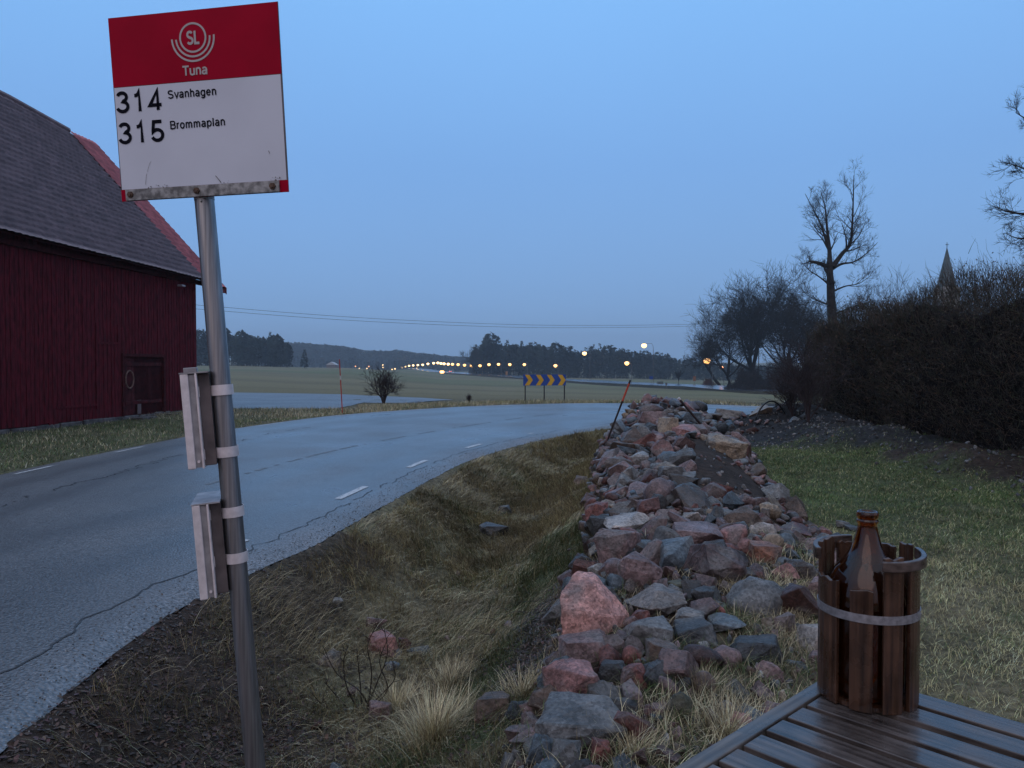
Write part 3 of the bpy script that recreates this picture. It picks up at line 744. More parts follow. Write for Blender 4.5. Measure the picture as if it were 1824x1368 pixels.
# ------------------------------------------------------------ garden table
tz = .72
K = np.array([1.057, 2.43]); la = np.array([-.737, -.676]); lb = np.array([.688, -.726])
m_slat = bpy.data.materials.new('wet_grey_table_wood'); m_slat.use_nodes = True
def wood(m, c1, c2, rough, rot, sc=(3, 60, 60), metal=0, bumpd=.0012, spots=True):
    n, l = m.node_tree.nodes, m.node_tree.links; b = n['Principled BSDF']
    g = n.new('ShaderNodeNewGeometry'); mp = n.new('ShaderNodeMapping'); mp.vector_type = 'POINT'
    mp.inputs['Rotation'].default_value = rot; l.new(g.outputs['Position'], mp.inputs[0])
    m2_ = n.new('ShaderNodeMapping'); m2_.inputs['Scale'].default_value = sc; l.new(mp.outputs[0], m2_.inputs[0])
    t = n.new('ShaderNodeTexNoise'); t.inputs['Scale'].default_value = 1; t.inputs['Detail'].default_value = 7; l.new(m2_.outputs[0], t.inputs['Vector'])
    t2 = n.new('ShaderNodeTexNoise'); t2.inputs['Scale'].default_value = 9; t2.inputs['Detail'].default_value = 5; l.new(g.outputs['Position'], t2.inputs['Vector'])
    mxx = n.new('ShaderNodeMix'); mxx.data_type = 'RGBA'; r = n.new('ShaderNodeMapRange'); r.inputs['From Min'].default_value = .3; r.inputs['From Max'].default_value = .7
    l.new(t.outputs[0], r.inputs['Value']); l.new(r.outputs[0], mxx.inputs[0]); mxx.inputs[6].default_value = (*c1, 1); mxx.inputs[7].default_value = (*c2, 1)
    v = n.new('ShaderNodeVectorMath'); v.operation = 'SCALE'; r2 = n.new('ShaderNodeMapRange'); r2.inputs['From Min'].default_value = .3; r2.inputs['From Max'].default_value = .7; r2.inputs['To Min'].default_value = .5; r2.inputs['To Max'].default_value = 1.4
    l.new(t2.outputs[0], r2.inputs['Value']); l.new(mxx.outputs[2], v.inputs[0]); l.new(r2.outputs[0], v.inputs['Scale']); l.new(v.outputs[0], b.inputs['Base Color'])
    r3 = n.new('ShaderNodeMapRange'); r3.inputs['From Min'].default_value = .35; r3.inputs['From Max'].default_value = .65; r3.inputs['To Min'].default_value = rough; r3.inputs['To Max'].default_value = rough + .3
    l.new(t2.outputs[0], r3.inputs['Value']); l.new(r3.outputs[0], b.inputs['Roughness'])
    bp = n.new('ShaderNodeBump'); bp.inputs['Distance'].default_value = bumpd; l.new(t.outputs[0], bp.inputs['Height']); l.new(bp.outputs[0], b.inputs['Normal'])
ang = math.atan2(lb[1], lb[0])
wood(m_slat, (.034, .026, .023), (.13, .105, .095), .07, (0, 0, -ang))
m_slat2 = bpy.data.materials.new('wet_grey_board_wood'); m_slat2.use_nodes = True
wood(m_slat2, (.06, .05, .045), (.16, .14, .125), .22, (0, 0, -math.atan2(la[1], la[0])))
tb = empty('garden_table', (K[0] + la[0] * .45 + lb[0] * .45, K[1] + la[1] * .45 + lb[1] * .45, .0), 'weathered wet slatted wooden table at the lower right with a bucket on it', 'table')
W_, L_ = 1.0, 1.5
def tbx(mb, a0, a1, b0, b1, z0, z1):
    o = np.array([*(K + la * a0 + lb * b0), z0]); return mb.box(o, np.array([*(la * (a1 - a0)), 0]), np.array([*(lb * (b1 - b0)), 0]), (0, 0, z1 - z0))
x = MB(); gap = .022; pitch = .1155
k = 0
while k * pitch < W_ - .05:
    tbx(x, .004 + k * pitch, k * pitch + pitch - gap, .052, L_, tz - .022 + .0015 * math.sin(k * 2.1), tz + .0015 * math.sin(k * 2.1)); k += 1
bevel(x.build('slats', m_slat, tb), .0025)
WN = k * pitch - gap
x = MB(); tbx(x, -.003, WN + .003, 0, .048, tz - .026, tz + .003); bevel(x.build('end_board', m_slat2, tb), .003)
x = MB(); tbx(x, .03, WN - .03, .12, .16, tz - .075, tz - .0225); tbx(x, .03, WN - .03, L_ * .6, L_ * .6 + .04, tz - .075, tz - .0225); x.build('apron', m_slat2, tb)
for a_ in (.05, WN - .10):
    for b_ in (.06, L_ - .11):
        x = MB(); gg = gz(*(K + la * a_ + lb * b_)); tbx(x, a_, a_ + .05, b_, b_ + .05, gg - .04, tz - .0265 if b_ < .1 else tz - .0225); x.build('leg', m_slat2, tb)

# ------------------------------------------------------------ stave bucket with the brown bottle
BC = np.array([1.057, 2.235, tz + .002])
BH = .452; BR = .137
tiltv = np.array([-.012, 0, 0])
bk = empty('wooden_bucket', tuple(BC), 'open dark stave bucket with broken rim ring and grey band around the brown bottle', 'bucket')
m_stave = bpy.data.materials.new('dark_wet_stave_wood'); m_stave.use_nodes = True
wood(m_stave, (.020, .010, .007), (.10, .050, .030), .12, (0, 0, 0), (70, 70, 3), bumpd=.0015)
m_rimw = bpy.data.materials.new('weathered_rim_wood'); m_rimw.use_nodes = True
wood(m_rimw, (.028, .018, .015), (.11, .08, .07), .16, (0, 0, 0), (25, 25, 60))
m_band = M('grey_metal_band', (.30, .29, .31), .45, .25, 60, metal=.5, bump=.0004)
def arcbox(mb, a0, a1, r0, r1, z0, z1, n=6, ztop=None, slope=0):
    vs = []
    for k in range(n + 1):
        a = a0 + (a1 - a0) * k / n; zt = z1 + (ztop[k] if ztop else 0)
        for (r, z) in ((r0, z0), (r1, z0), (r1, zt + slope * math.sin(a)), (r0, zt + slope * math.sin(a))):
            vs.append((BC[0] + r * math.cos(a), BC[1] + r * math.sin(a), BC[2] + z))
    fs = [(0, 1, 2, 3), tuple(4 * n + q for q in (3, 2, 1, 0))]
    for k in range(n):
        for q in range(4): fs.append((4 * k + q, 4 * k + 4 + q, 4 * k + 4 + (q + 1) % 4, 4 * k + (q + 1) % 4))
    mb.add(vs, fs)
viewa = math.atan2(-BC[1], -BC[0])        # direction from the bucket to the camera
def pa(px):   # angle on the visible front of the bucket for a picture column
    off = (px - 1553) / 84.0; off = max(-1, min(1, off)); return viewa + math.asin(off)
x = MB()
fronts = [(1470, 1503, BH - .095), (1524, 1562, BH - .105), (1578, 1609, BH - .012), (1620, 1636, BH - .03)]
for a, b, h in fronts:
    jag = [rnd.uniform(-.006, .004) for _ in range(5)]
    arcbox(x, pa(a), pa(b), BR - .013, BR, 0, h, 4, jag)
# the staves round the back
a = pa(1636) + .14; end = pa(1470) + 2 * math.pi - .10; kk = 0
hs = [BH - .05, BH - .005, BH - .02, BH - .14, BH - .02, BH - .005, BH - .004, BH - .09]
while a < end - .2:
    w = .36; arcbox(x, a, min(a + w, end), BR - .013, BR, 0, hs[kk % 8], 4, [rnd.uniform(-.005, .003) for _ in range(5)]); a += w + .13; kk += 1
bevel(x.build('staves', m_stave, bk), .002)
x = MB(); x.lathe(BC, [(.001, .012), (BR - .014, .012), (BR - .014, .0), (.001, .0)], 32); x.build('base', m_stave, bk)
# thin amber strip between the staves is the bottle itself; two arcs of rim
def rimarc(a0, a1, name):
    mb = MB(); arcbox(mb, a0, a1, BR + .001, BR + .016, BH - .046, BH - .012, 16, None, .006); return bevel(mb.build(name, m_rimw, bk), .003)
rimarc(pa(1496) - R(118), pa(1478) - R(2), 'rim')
rimarc(viewa + R(14), viewa + R(118), 'rim')
x = MB(); arcbox(x, 0, 2 * math.pi - 1e-4, BR + .0005, BR + .0025, .255, .279, 72, None, 0)
for k in range(22):
    a = viewa + (k - 11) * .285; p = BC + [(BR + .0026) * math.cos(a), (BR + .0026) * math.sin(a), .267]
    x.tube([p, p + np.array([math.cos(a), math.sin(a), 0]) * .0016], .0026, 8, mi=1)
x.build('metal_band', [m_band, m_rust], bk)
# bottle
m_glass = bpy.data.materials.new('amber_glass'); m_glass.use_nodes = True
n, l = m_glass.node_tree.nodes, m_glass.node_tree.links; b = n['Principled BSDF']
b.inputs['Base Color'].default_value = (.36, .10, .014, 1); b.inputs['Transmission Weight'].default_value = .97; b.inputs['Roughness'].default_value = .05; b.inputs['IOR'].default_value = 1.5
tg = n.new('ShaderNodeTexNoise'); tg.inputs['Scale'].default_value = 28; tg.inputs['Detail'].default_value = 6; gg = n.new('ShaderNodeNewGeometry'); l.new(gg.outputs['Position'], tg.inputs['Vector'])
rg = n.new('ShaderNodeMapRange'); rg.inputs['From Min'].default_value = .45; rg.inputs['From Max'].default_value = .7; rg.inputs['To Min'].default_value = .02; rg.inputs['To Max'].default_value = .16
l.new(tg.outputs[0], rg.inputs['Value']); l.new(rg.outputs[0], b.inputs['Roughness'])
bt = empty('bottle', (BC[0] - .004, BC[1], BC[2] + .012), 'large brown glass bottle with a sloping shoulder standing inside the wooden bucket', 'bottle')
prof = [(.002, .004), (.085, 0), (.104, .008), (.110, .03), (.111, .20), (.110, .28), (.104, .325), (.088, .365), (.064, .395), (.048, .420), (.038, .445), (.031, .470), (.027, .490), (.0265, .500), (.0300, .503), (.0305, .508), (.030, .511), (.0270, .513), (.0270, .516), (.030, .519), (.030, .533), (.027, .537), (.021, .538), (.019, .530), (.019, .490), (.025, .46), (.035, .430), (.053, .397), (.080, .358), (.097, .315), (.104, .28), (.105, .03), (.098, .012), (.002, .010)]
x = MB(); x.lathe(np.array(bt.location), prof, 56); x.build('glass', m_glass, bt, smooth=True)
m_film = M('grey_film', (.075, .055, .06), .6, .5, 22, spec=.3)
x = MB()
# mottled grey film lining the shoulder and upper body
prof2 = [(.1035, .235), (.1035, .26), (.1035, .28), (.0960, .314), (.0795, .353), (.06, .388)]
n2 = 72; vs = []; fs = []
for i, (r_, z_) in enumerate(prof2):
    for k in range(n2):
        a = 2 * math.pi * k / n2; jz = (fbm(np.array([a * 3]), np.array([1.]), .7, 3, 3)[0] * .05 if i == len(prof2) - 1 else 0)
        vs.append((bt.location.x + (r_ - .0008) * math.cos(a), bt.location.y + (r_ - .0008) * math.sin(a), bt.location.z + z_ + jz))
for i in range(len(prof2) - 1):
    for k in range(n2): fs.append((i * n2 + k, i * n2 + (k + 1) % n2, (i + 1) * n2 + (k + 1) % n2, (i + 1) * n2 + k))
x.add(vs, fs); x.build('inner_film', m_film, bt, smooth=True)

# ------------------------------------------------------------ barn
C0 = np.array([-11.9, 28.6]); ub = np.array([-.104, -1.0]); ub /= np.linalg.norm(ub); nb_ = np.array([-ub[1], ub[0]]); nb_ = nb_ if nb_[0] > 0 else -nb_
def BP(s, o, z): q = C0 + ub * s + nb_ * o; return np.array([q[0], q[1], z])
barn = empty('barn', (C0[0] - 3, C0[1] - 10, 0), 'large dark red timber barn with a steep grey tiled roof beside the road', 'barn')
m_board = M('falu_red_boards', (.088, .006, .012), .85, .45, 5, bump=.004, bscale=40, stretch=(3, 3, .6), spec=.2)
m_trim = M('dark_red_trim', (.05, .006, .008), .85, .35, 8, spec=.2)
m_found = M('rough_foundation_stone', (.09, .08, .08), .9, .5, 4, bump=.02)
BL = 24.0
def bbx(mb, s0, s1, o0, o1, z0, z1, mi=0):
    c = [BP(s0, o0, z0), BP(s1, o0, z0), BP(s1, o1, z0), BP(s0, o1, z0), BP(s0, o0, z1), BP(s1, o0, z1), BP(s1, o1, z1), BP(s0, o1, z1)]
    return mb.hexa(c, mi)
x = MB(); s = 0.0
DS0, DS1, DZ = 2.27, 4.5, 2.0
while s < BL:
    w = rnd.uniform(.15, .21); zt = 5.12 + .0; of = rnd.uniform(-.004, .004)
    zb = .10 + rnd.uniform(-.03, .03)
    if s + w > DS0 and s < DS1: zb = DZ
    bbx(x, s, s + w - .002, -.05, of, zb, zt)
    if zb < 1 or True: bbx(x, s + w - .028, s + w + .022, of + .001, of + .012, zb, zt)
    s += w
WX = x
x = MB()
bbx(x, 0, BL, -.30, -.055, 0.05, 5.0)
bbx(x, 0.0, .3, -10.4, -.31, 0.05, 5.0); bbx(x, BL - .3, BL, -10.4, -.31, .05, 5.0); bbx(x, 0, BL, -10.7, -10.41, .05, 5.0)
for s0, s1 in ((0.0, .3), (BL - .3, BL)):
    vs = [BP(s0, -10.6, 5.01), BP(s0, -.06, 5.01), BP(s0, -5.3, 10.5), BP(s1, -10.6, 5.01), BP(s1, -.06, 5.01), BP(s1, -5.3, 10.5)]
    x.add(vs, [(0, 1, 2), (5, 4, 3), (0, 3, 4, 1), (1, 4, 5, 2), (2, 5, 3, 0)])
x.build('wall_core', m_trim, barn)
x = MB()
for k in range(26):
    s0 = k * .93; bbx(x, s0, s0 + .9, -.28, .01 + rnd.uniform(0, .06), -.25, .10 + rnd.uniform(-.02, .03))
bevel(x.build('foundation', m_found, barn), .03)
# door in its frame
x = MB(); bbx(x, DS0 - .10, DS0, -.04, .045, .1, DZ + .10); bbx(x, DS1, DS1 + .10, -.04, .045, .1, DZ + .10); bbx(x, DS0, DS1, -.04, .045, DZ, DZ + .10); x.build('door_frame', m_trim, barn)
x = MB(); s = DS0
while s < DS1 - .01:
    w = min(.16, DS1 - s); bbx(x, s, s + w - .006, -.10 + (.02 if s > 3.75 else 0), -.055 + (.02 if s > 3.75 else 0), .12, DZ - .01); s += w
for z0 in (.45, 1.7): bbx(x, DS0 + .05, DS1 - .1, -.05 + .02, -.028 + .02, z0, z0 + .12)
door = x.build('door', M('dull_red_door', (.06, .008, .010), .8, .4, 5, spec=.2), barn)
x = MB(); bbx(x, 3.55, 3.75, -.03, -.01, .12, .58); x.build('door_patch', M('bare_grey_board', (.13, .09, .09), .8), door)
x = WX   # large sliding hatch outlined by battens
for (s0, s1, z0, z1) in ((5.80, 5.87, .4, 3.0), (4.75, 5.80, 2.38, 2.44), (4.75, 4.82, 2.45, 3.0), (5.88, 7.6, .50, .57), (9.6, 9.67, .12, 2.2)): bbx(x, s0, s1, .013, .032, z0, z1)
x.build('long_wall', m_board, barn)
# roof: pantiles as one wavy stepped sheet
def roof_sheet(s0, s1, e_o, e_z, r_o, r_z, name, mat, rows=27, per=.24, wave=.022, step=.03, lift=0, sag=True, thick=.06):
    ns_ = int((s1 - s0) / per * 6); nr_ = rows
    ss = np.linspace(s0, s1, ns_ + 1); vs = []; ring_ = []
    L_ = math.hypot(e_o - r_o, r_z - e_z); nx1, nz1 = (r_z - e_z) / L_, (e_o - r_o) / L_
    sgn = 1
    V_ = []
    rr = np.random.default_rng(5); jit = rr.random((rows, ns_ // 6 + 2)) * .012
    for j in range(nr_):
        for e in (0, 1):
            t = (j + e) / nr_; h = step * (1 - e)
            row = []
            for i, sv in enumerate(ss):
                ph = sv / per * 2 * math.pi; wv = wave * (.5 + .5 * math.sin(ph)) ** .8
                o = e_o + (r_o - e_o) * t; z = e_z + (r_z - e_z) * t
                if sag: z += (.012 * max(sv, 0) * (1 - t) + min(max(sv, 0) * .07, .22) * t) * 1.0 - .05 * math.sin(math.pi * t)
                k = wv + h + lift + jit[j, min(i // 6, jit.shape[1] - 1)]
                row.append(BP(sv, o + nx1 * k * (1 if e_o > r_o else -1), z + nz1 * abs(k) if e_o > r_o else z + abs(nz1) * k))
            V_.append(row)
    V_ = np.array(V_); ny, nx = V_.shape[:2]
    i = np.arange(nx * ny).reshape(ny, nx); q = np.stack([i[:-1, :-1], i[:-1, 1:], i[1:, 1:], i[1:, :-1]], -1).reshape(-1, 4)
    off = np.array(barn.location); me = raw_mesh(name, V_.reshape(-1, 3) - off, q)
    return link(name, me, mat, barn)
m_tile = M('old_grey_brown_pantiles', (.175, .120, .128), .62, .2, 2.2, bump=.004, bscale=30)
def tile_specks(m):
    n, l = m.node_tree.nodes, m.node_tree.links; b = n['Principled BSDF']; g = n.new('ShaderNodeNewGeometry')
    v = n.new('ShaderNodeTexVoronoi'); v.inputs['Scale'].default_value = 4.2; l.new(g.outputs['Position'], v.inputs['Vector'])
    sp_n = n.new('ShaderNodeSeparateColor'); l.new(v.outputs['Color'], sp_n.inputs[0])
    r = n.new('ShaderNodeMapRange'); r.inputs['To Min'].default_value = .82; r.inputs['To Max'].default_value = 1.15; l.new(sp_n.outputs[0], r.inputs['Value'])
    mixn = n[m['mix']]; s = n.new('ShaderNodeVectorMath'); s.operation = 'SCALE'; l.new(mixn.outputs[2], s.inputs[0]); l.new(r.outputs[0], s.inputs['Scale'])
    d = n.new('ShaderNodeMath'); d.operation = 'LESS_THAN'; d.inputs[1].default_value = .10; l.new(v.outputs['Distance'], d.inputs[0])
    gt = n.new('ShaderNodeMath'); gt.operation = 'GREATER_THAN'; gt.inputs[1].default_value = .93; l.new(sp_n.outputs[1], gt.inputs[0])
    mu = n.new('ShaderNodeMath'); mu.operation = 'MULTIPLY'; l.new(d.outputs[0], mu.inputs[0]); l.new(gt.outputs[0], mu.inputs[1])
    x_ = n.new('ShaderNodeMix'); x_.data_type = 'RGBA'; l.new(mu.outputs[0], x_.inputs[0]); l.new(s.outputs[0], x_.inputs[6]); x_.inputs[7].default_value = (.3, .28, .3, 1); l.new(x_.outputs[2], b.inputs['Base Color'])
tile_specks(m_tile)
m_tiler = M('red_pantiles', (.52, .15, .16), .6, .25, 3, bump=.003)
EO, EZ, RO, RZ = .42, 4.88, -5.05, 10.62
roof_sheet(0, BL, EO, EZ, RO, RZ, 'roof', m_tile, step=.07)
roof_sheet(0, BL, -10.9, EZ, RO, RZ, 'far_roof_slope', m_tile, rows=10, per=.5)
roof_sheet(-1.5, .05, EO - .05, EZ - .12, RO, RZ + .02, 'red_roof_end', m_tiler, rows=26, per=.2, wave=.03, lift=.035, sag=False)
x = MB()
bbx(x, -1.45, BL, EO - .50, EO - .30, EZ - .10, EZ + .05)
x.add([BP(0, EO - .02, EZ - .01), BP(BL, EO - .02, EZ - .01 + .28), BP(BL, RO, RZ - .05), BP(0, RO, RZ - .05)], [(0, 1, 2, 3)])
x.build('eave_boards', m_trim, barn)
x = MB(); x.tube([BP(0, RO, RZ + .06)] + [BP(s_, RO, RZ + .06 + min(s_ * .07, .22)) for s_ in np.arange(.5, BL, .5)], .11, 8); x.build('ridge_tiles', m_tile, barn)
x = MB()   # verge boards of the red end
for (za, zb_) in ((-.22, .03),):
    c = [BP(-1.56, EO + .02, EZ - .12 + za), BP(-1.50, EO + .02, EZ - .12 + za), BP(-1.50, RO, RZ + za), BP(-1.56, RO, RZ + za), BP(-1.56, EO + .02, EZ - .12 + zb_), BP(-1.50, EO + .02, EZ - .12 + zb_), BP(-1.50, RO, RZ + zb_), BP(-1.56, RO, RZ + zb_)]
    x.hexa(c)
bbx(x, -1.50, 0, EO - .12, EO - .02, EZ - .30, EZ - .16)
x.add([BP(-1.50, EO - .05, EZ - .17), BP(0, EO - .05, EZ - .17), BP(0, RO, RZ - .05), BP(-1.50, RO, RZ - .05)], [(0, 1, 2, 3)])
x.build('verge_board', M('red_verge_board', (.16, .03, .035), .7), barn)
x = MB(); bbx(x, 1.25, 1.5, .12, .30, 4.54, 4.61); bevel(x.build('eave_lamp', M('pale_lamp_housing', (.34, .32, .36), .5), barn), .02)
hp_ = BP(4.27, .06, 1.27)
x = MB(); pts = [hp_ + np.array([ub[0] * .21 * math.cos(t), ub[1] * .21 * math.cos(t), .28 * math.sin(t)]) for t in np.linspace(0, 2 * math.pi, 40)]
x.tube(pts, .024, 8, cap=False); tag(x.build('hoop', M('worn_brown_hoop', (.16, .085, .07), .8, .4, 10), smooth=True, origin=hp_), 'oval brown hoop hanging on the left side of the red barn door', 'hoop')
x = MB(); bbx(x, 3.8, 4.6, .3, .7, -.05, .07); tag(bevel(x.build('stone_step', m_found, origin=BP(4.2, .5, 0)), .02), 'flat grey stone slab in the grass under the hoop on the barn wall', 'stone slab')
x = MB(); bbx(x, 2.2, 2.7, .3, .6, -.05, .06); tag(bevel(x.build('stone_step', m_found, origin=BP(2.45, .45, 0)), .02), 'small grey stone slab in the grass at the barn corner side of the door', 'stone slab')

# ------------------------------------------------------------ curve marker sign
cs = empty('chevron_sign', tuple(hit(970, 717)), 'blue road curve board with four yellow arrows on three dark posts at the outer bend', 'road sign')
cd = cs.location.y
def CPt(px, py, o=0): p = P(px, py, cd); p[1] -= o; return p
m_blue = M('sign_blue', (.008, .06, .30), .5, .1, 5); m_yel = M('sign_yellow', (.62, .36, .025), .5, .1, 5); m_post = M('dark_grey_post', (.03, .03, .035), .6, .2, 8, metal=.4)
x = MB()
x.hexa([CPt(932, 687, -.02), CPt(1008, 686.5, -.02), CPt(1008, 686.5, .0), CPt(932, 687, 0), CPt(932, 667, -.02), CPt(1008, 667, -.02), CPt(1008, 667, 0), CPt(932, 667, 0)]); x.build('panel', m_blue, cs)
x = MB(); zt, zb_ = CPt(970, 667.6)[2], CPt(970, 686.4)[2]; zm = (zt + zb_) / 2; px_m = cd / F
for a0 in (935, 954.5, 974, 993.5):
    X0 = (a0 - 912) * px_m; w = 8.0 * px_m; t = 6.2 * px_m; y = cs.location.y - .004
    x.add([(X0, y, zt), (X0 + w, y, zt), (X0 + w + t, y, zm), (X0 + w, y, zb_), (X0, y, zb_), (X0 + t, y, zm)], [(5, 4, 3, 2), (0, 5, 2, 1)])
x.build('arrow', m_yel, cs, normals=False)
for px in (935.5, 969.5, 1005.5):
    p = CPt(px, 668); q = np.array([p[0], cd + .045, gz(p[0], cd) - .1]); x = MB(); x.tube([q, [p[0], cd + .045, p[2]]], .024, 8); x.build('post', m_post, cs)

# snow stakes
def stake(pb, pt, mats, radii, label, name='snow_stake', group=None):
    """mats: list of (fraction0, fraction1, material)"""
    t = empty(name, tuple(pb), label, 'snow stake', group)
    for a, b, m_, nm in mats:
        x = MB(); x.tube([pb + (pt - pb) * a, pb + (pt - pb) * b], radii, 8); x.build(nm, m_, t)
m_sred = M('stake_red', (.42, .03, .02), .5, .2, 10); m_swh = M('stake_white', (.55, .5, .5), .5, .1, 10); m_sdk = M('stake_dark', (.03, .018, .016), .5, .3, 10); m_orange = M('stake_orange_tape', (.60, .09, .05), .4, .1, 10)
pb = hit(610, 737); pt = P(604.5, 640, pb[1])
stake(pb, pt, [(-.04, .62, m_sred, 'shaft'), (.62, .70, m_swh, 'white_band'), (.70, 1, m_sred, 'upper_shaft')], .018, 'upright thin red snow stake with a white band left of the bare bush')
pb = hit(1077, 798); pt = P(1123, 677, pb[1] - .35)
stake(pb, pt, [(-.05, .70, m_sdk, 'shaft'), (.70, .95, m_orange, 'red_tape'), (.95, 1, m_sdk, 'tip')], .016, 'leaning dark snow stake with a red upper part beside the rock heap')
# rod lying in the heap
pb = hit(1262, 772); pt = P(1211, 712, pb[1] - .1)
t = empty('metal_rod', tuple(pb), 'dark rod with a white tip leaning out of the far rock heap', 'rod')
x = MB(); x.tube([pb + (pb - pt) * .1, pt], .022, 8); x.build('shaft', m_sdk, t)
x = MB(); x.tube([pt, pt + (pt - pb) * .05], .024, 8); x.build('tip', m_swh, t)
# black hose arch
pa_, pb_ = hit(1345, 752), hit(1404, 755); y_ = pa_[1]
pts = []
for k in range(20):
    t = k / 19; pxx = 1345 + 59 * t; pyy = 754 - 41 * math.sin(math.pi * t) ** .62 + 3 * t; pts.append(P(pxx, pyy, y_ + .25 * t))
x = MB(); x.tube(pts, .022, 8); tag(x.build('hose', M('black_rubber_hose', (.012, .012, .013), .4), smooth=True, origin=pa_), 'black hose sticking up in an arch from the dark earth pile by the hedge', 'hose')
# ------------------------------------------------------------ rocks
def rock_mesh(name, seed, rounded=0.0, box=.55, npts=15, squash=(1, 1, 1), sub=2, frac=.10, top=None):
    r = random.Random(seed); bm = bmesh.new()
    if rounded >= 1:
        bmesh.ops.create_icosphere(bm, subdivisions=3, radius=1)
        o = Vector((r.uniform(0, 90), r.uniform(0, 90), r.uniform(0, 90)))
        for v in bm.verts:
            d = v.co.normalized(); v.co = d * (1 + .28 * mnoise.noise(d * 1.1 + o) + .10 * mnoise.noise(d * 2.7 + o) + .035 * mnoise.noise(d * 7 + o))
    else:
        for k in range(npts):
            d = Vector((r.gauss(0, 1), r.gauss(0, 1), r.gauss(0, 1))).normalized()
            d = Vector([math.copysign(abs(c) ** box, c) for c in d]) * r.uniform(.82, 1.08)
            bm.verts.new(d)
        res = bmesh.ops.convex_hull(bm, input=bm.verts)
        bmesh.ops.delete(bm, geom=[g for g in set(res['geom_interior'] + res['geom_unused']) if isinstance(g, bmesh.types.BMVert)], context='VERTS')
        bmesh.ops.dissolve_limit(bm, angle_limit=R(17), verts=bm.verts, edges=bm.edges)
        bmesh.ops.bevel(bm, geom=list(bm.edges), offset=.05 + .07 * rounded, segments=2, affect='EDGES', profile=.6, clamp_overlap=True)
        bmesh.ops.triangulate(bm, faces=bm.faces)
        for _ in range(sub):
            es = [e for e in bm.edges if e.calc_length() > .16]
            if es: bmesh.ops.subdivide_edges(bm, edges=es, cuts=1); bmesh.ops.triangulate(bm, faces=bm.faces)
        o = Vector((r.uniform(0, 90), r.uniform(0, 90), r.uniform(0, 90)))
        for v in bm.verts:
            p = v.co * 1.3 + o
            f = mnoise.noise(p * 1.7) * .5 + mnoise.noise(p * 4.1) * .28 + mnoise.noise(p * 9) * .16
            v.co += v.co.normalized() * f * frac * 1.5
    if top: top(bm)
    mn = [min(v.co[i] for v in bm.verts) for i in range(3)]; mxx = [max(v.co[i] for v in bm.verts) for i in range(3)]
    for v in bm.verts:
        for i in range(3): v.co[i] = (v.co[i] - (mn[i] + mxx[i]) / 2) / ((mxx[i] - mn[i]) / 2) * squash[i]
    me = bpy.data.meshes.new(name); bm.to_mesh(me); bm.free()
    me.polygons.foreach_set('use_smooth', [rounded >= .5] * len(me.polygons)); return me
def rock_material(name, attr):
    m = bpy.data.materials.new(name); m.use_nodes = True; n, l = m.node_tree.nodes, m.node_tree.links; b = n['Principled BSDF']
    g = n.new('ShaderNodeNewGeometry'); pos = g.outputs['Position']
    if attr: a = n.new('ShaderNodeAttribute'); a.attribute_name = 'tint'
    else: a = n.new('ShaderNodeObjectInfo')
    t = n.new('ShaderNodeTexNoise'); t.inputs['Scale'].default_value = 7; t.inputs['Detail'].default_value = 9; t.inputs['Roughness'].default_value = .65; l.new(pos, t.inputs['Vector'])
    r = n.new('ShaderNodeMapRange'); r.inputs['From Min'].default_value = .3; r.inputs['From Max'].default_value = .7; r.inputs['To Min'].default_value = .34; r.inputs['To Max'].default_value = 1.5; l.new(t.outputs[0], r.inputs['Value'])
    s = n.new('ShaderNodeVectorMath'); s.operation = 'SCALE'; l.new(a.outputs['Color'], s.inputs[0]); l.new(r.outputs[0], s.inputs['Scale'])
    # second tone in patches (grey against pink), and mineral grain
    t2 = n.new('ShaderNodeTexNoise'); t2.inputs['Scale'].default_value = 3.1; t2.inputs['Detail'].default_value = 5; l.new(pos, t2.inputs['Vector'])
    r2 = n.new('ShaderNodeMapRange'); r2.inputs['From Min'].default_value = .54; r2.inputs['From Max'].default_value = .60; r2.inputs['To Max'].default_value = .55; l.new(t2.outputs[0], r2.inputs['Value'])
    x1 = n.new('ShaderNodeMix'); x1.data_type = 'RGBA'; l.new(r2.outputs[0], x1.inputs[0]); l.new(s.outputs[0], x1.inputs[6]); x1.inputs[7].default_value = (.15, .145, .14, 1)
    v = n.new('ShaderNodeTexVoronoi'); v.inputs['Scale'].default_value = 70; l.new(pos, v.inputs['Vector'])
    sc = n.new('ShaderNodeSeparateColor'); l.new(v.outputs['Color'], sc.inputs[0])
    r3 = n.new('ShaderNodeMapRange'); r3.inputs['To Min'].default_value = .6; r3.inputs['To Max'].default_value = 1.35; l.new(sc.outputs[0], r3.inputs['Value'])
    s2 = n.new('ShaderNodeVectorMath'); s2.operation = 'SCALE'; l.new(x1.outputs[2], s2.inputs[0]); l.new(r3.outputs[0], s2.inputs['Scale']); l.new(s2.outputs[0], b.inputs['Base Color'])
    r4 = n.new('ShaderNodeMapRange'); r4.inputs['From Min'].default_value = .35; r4.inputs['From Max'].default_value = .65; r4.inputs['To Min'].default_value = .26; r4.inputs['To Max'].default_value = .62; l.new(t2.outputs[0], r4.inputs['Value']); l.new(r4.outputs[0], b.inputs['Roughness'])
    t3 = n.new('ShaderNodeTexNoise'); t3.inputs['Scale'].default_value = 26; t3.inputs['Detail'].default_value = 9; t3.inputs['Roughness'].default_value = .7; l.new(pos, t3.inputs['Vector'])
    bp = n.new('ShaderNodeBump'); bp.inputs['Distance'].default_value = .022; bp.inputs['Strength'].default_value = .9; l.new(t3.outputs[0], bp.inputs['Height']); l.new(bp.outputs[0], b.inputs['Normal'])
    b.inputs['Specular IOR Level'].default_value = .45
    return m
m_rock = rock_material('wet_granite', False); m_rubble = rock_material('small_rubble', True)
PROTO = []
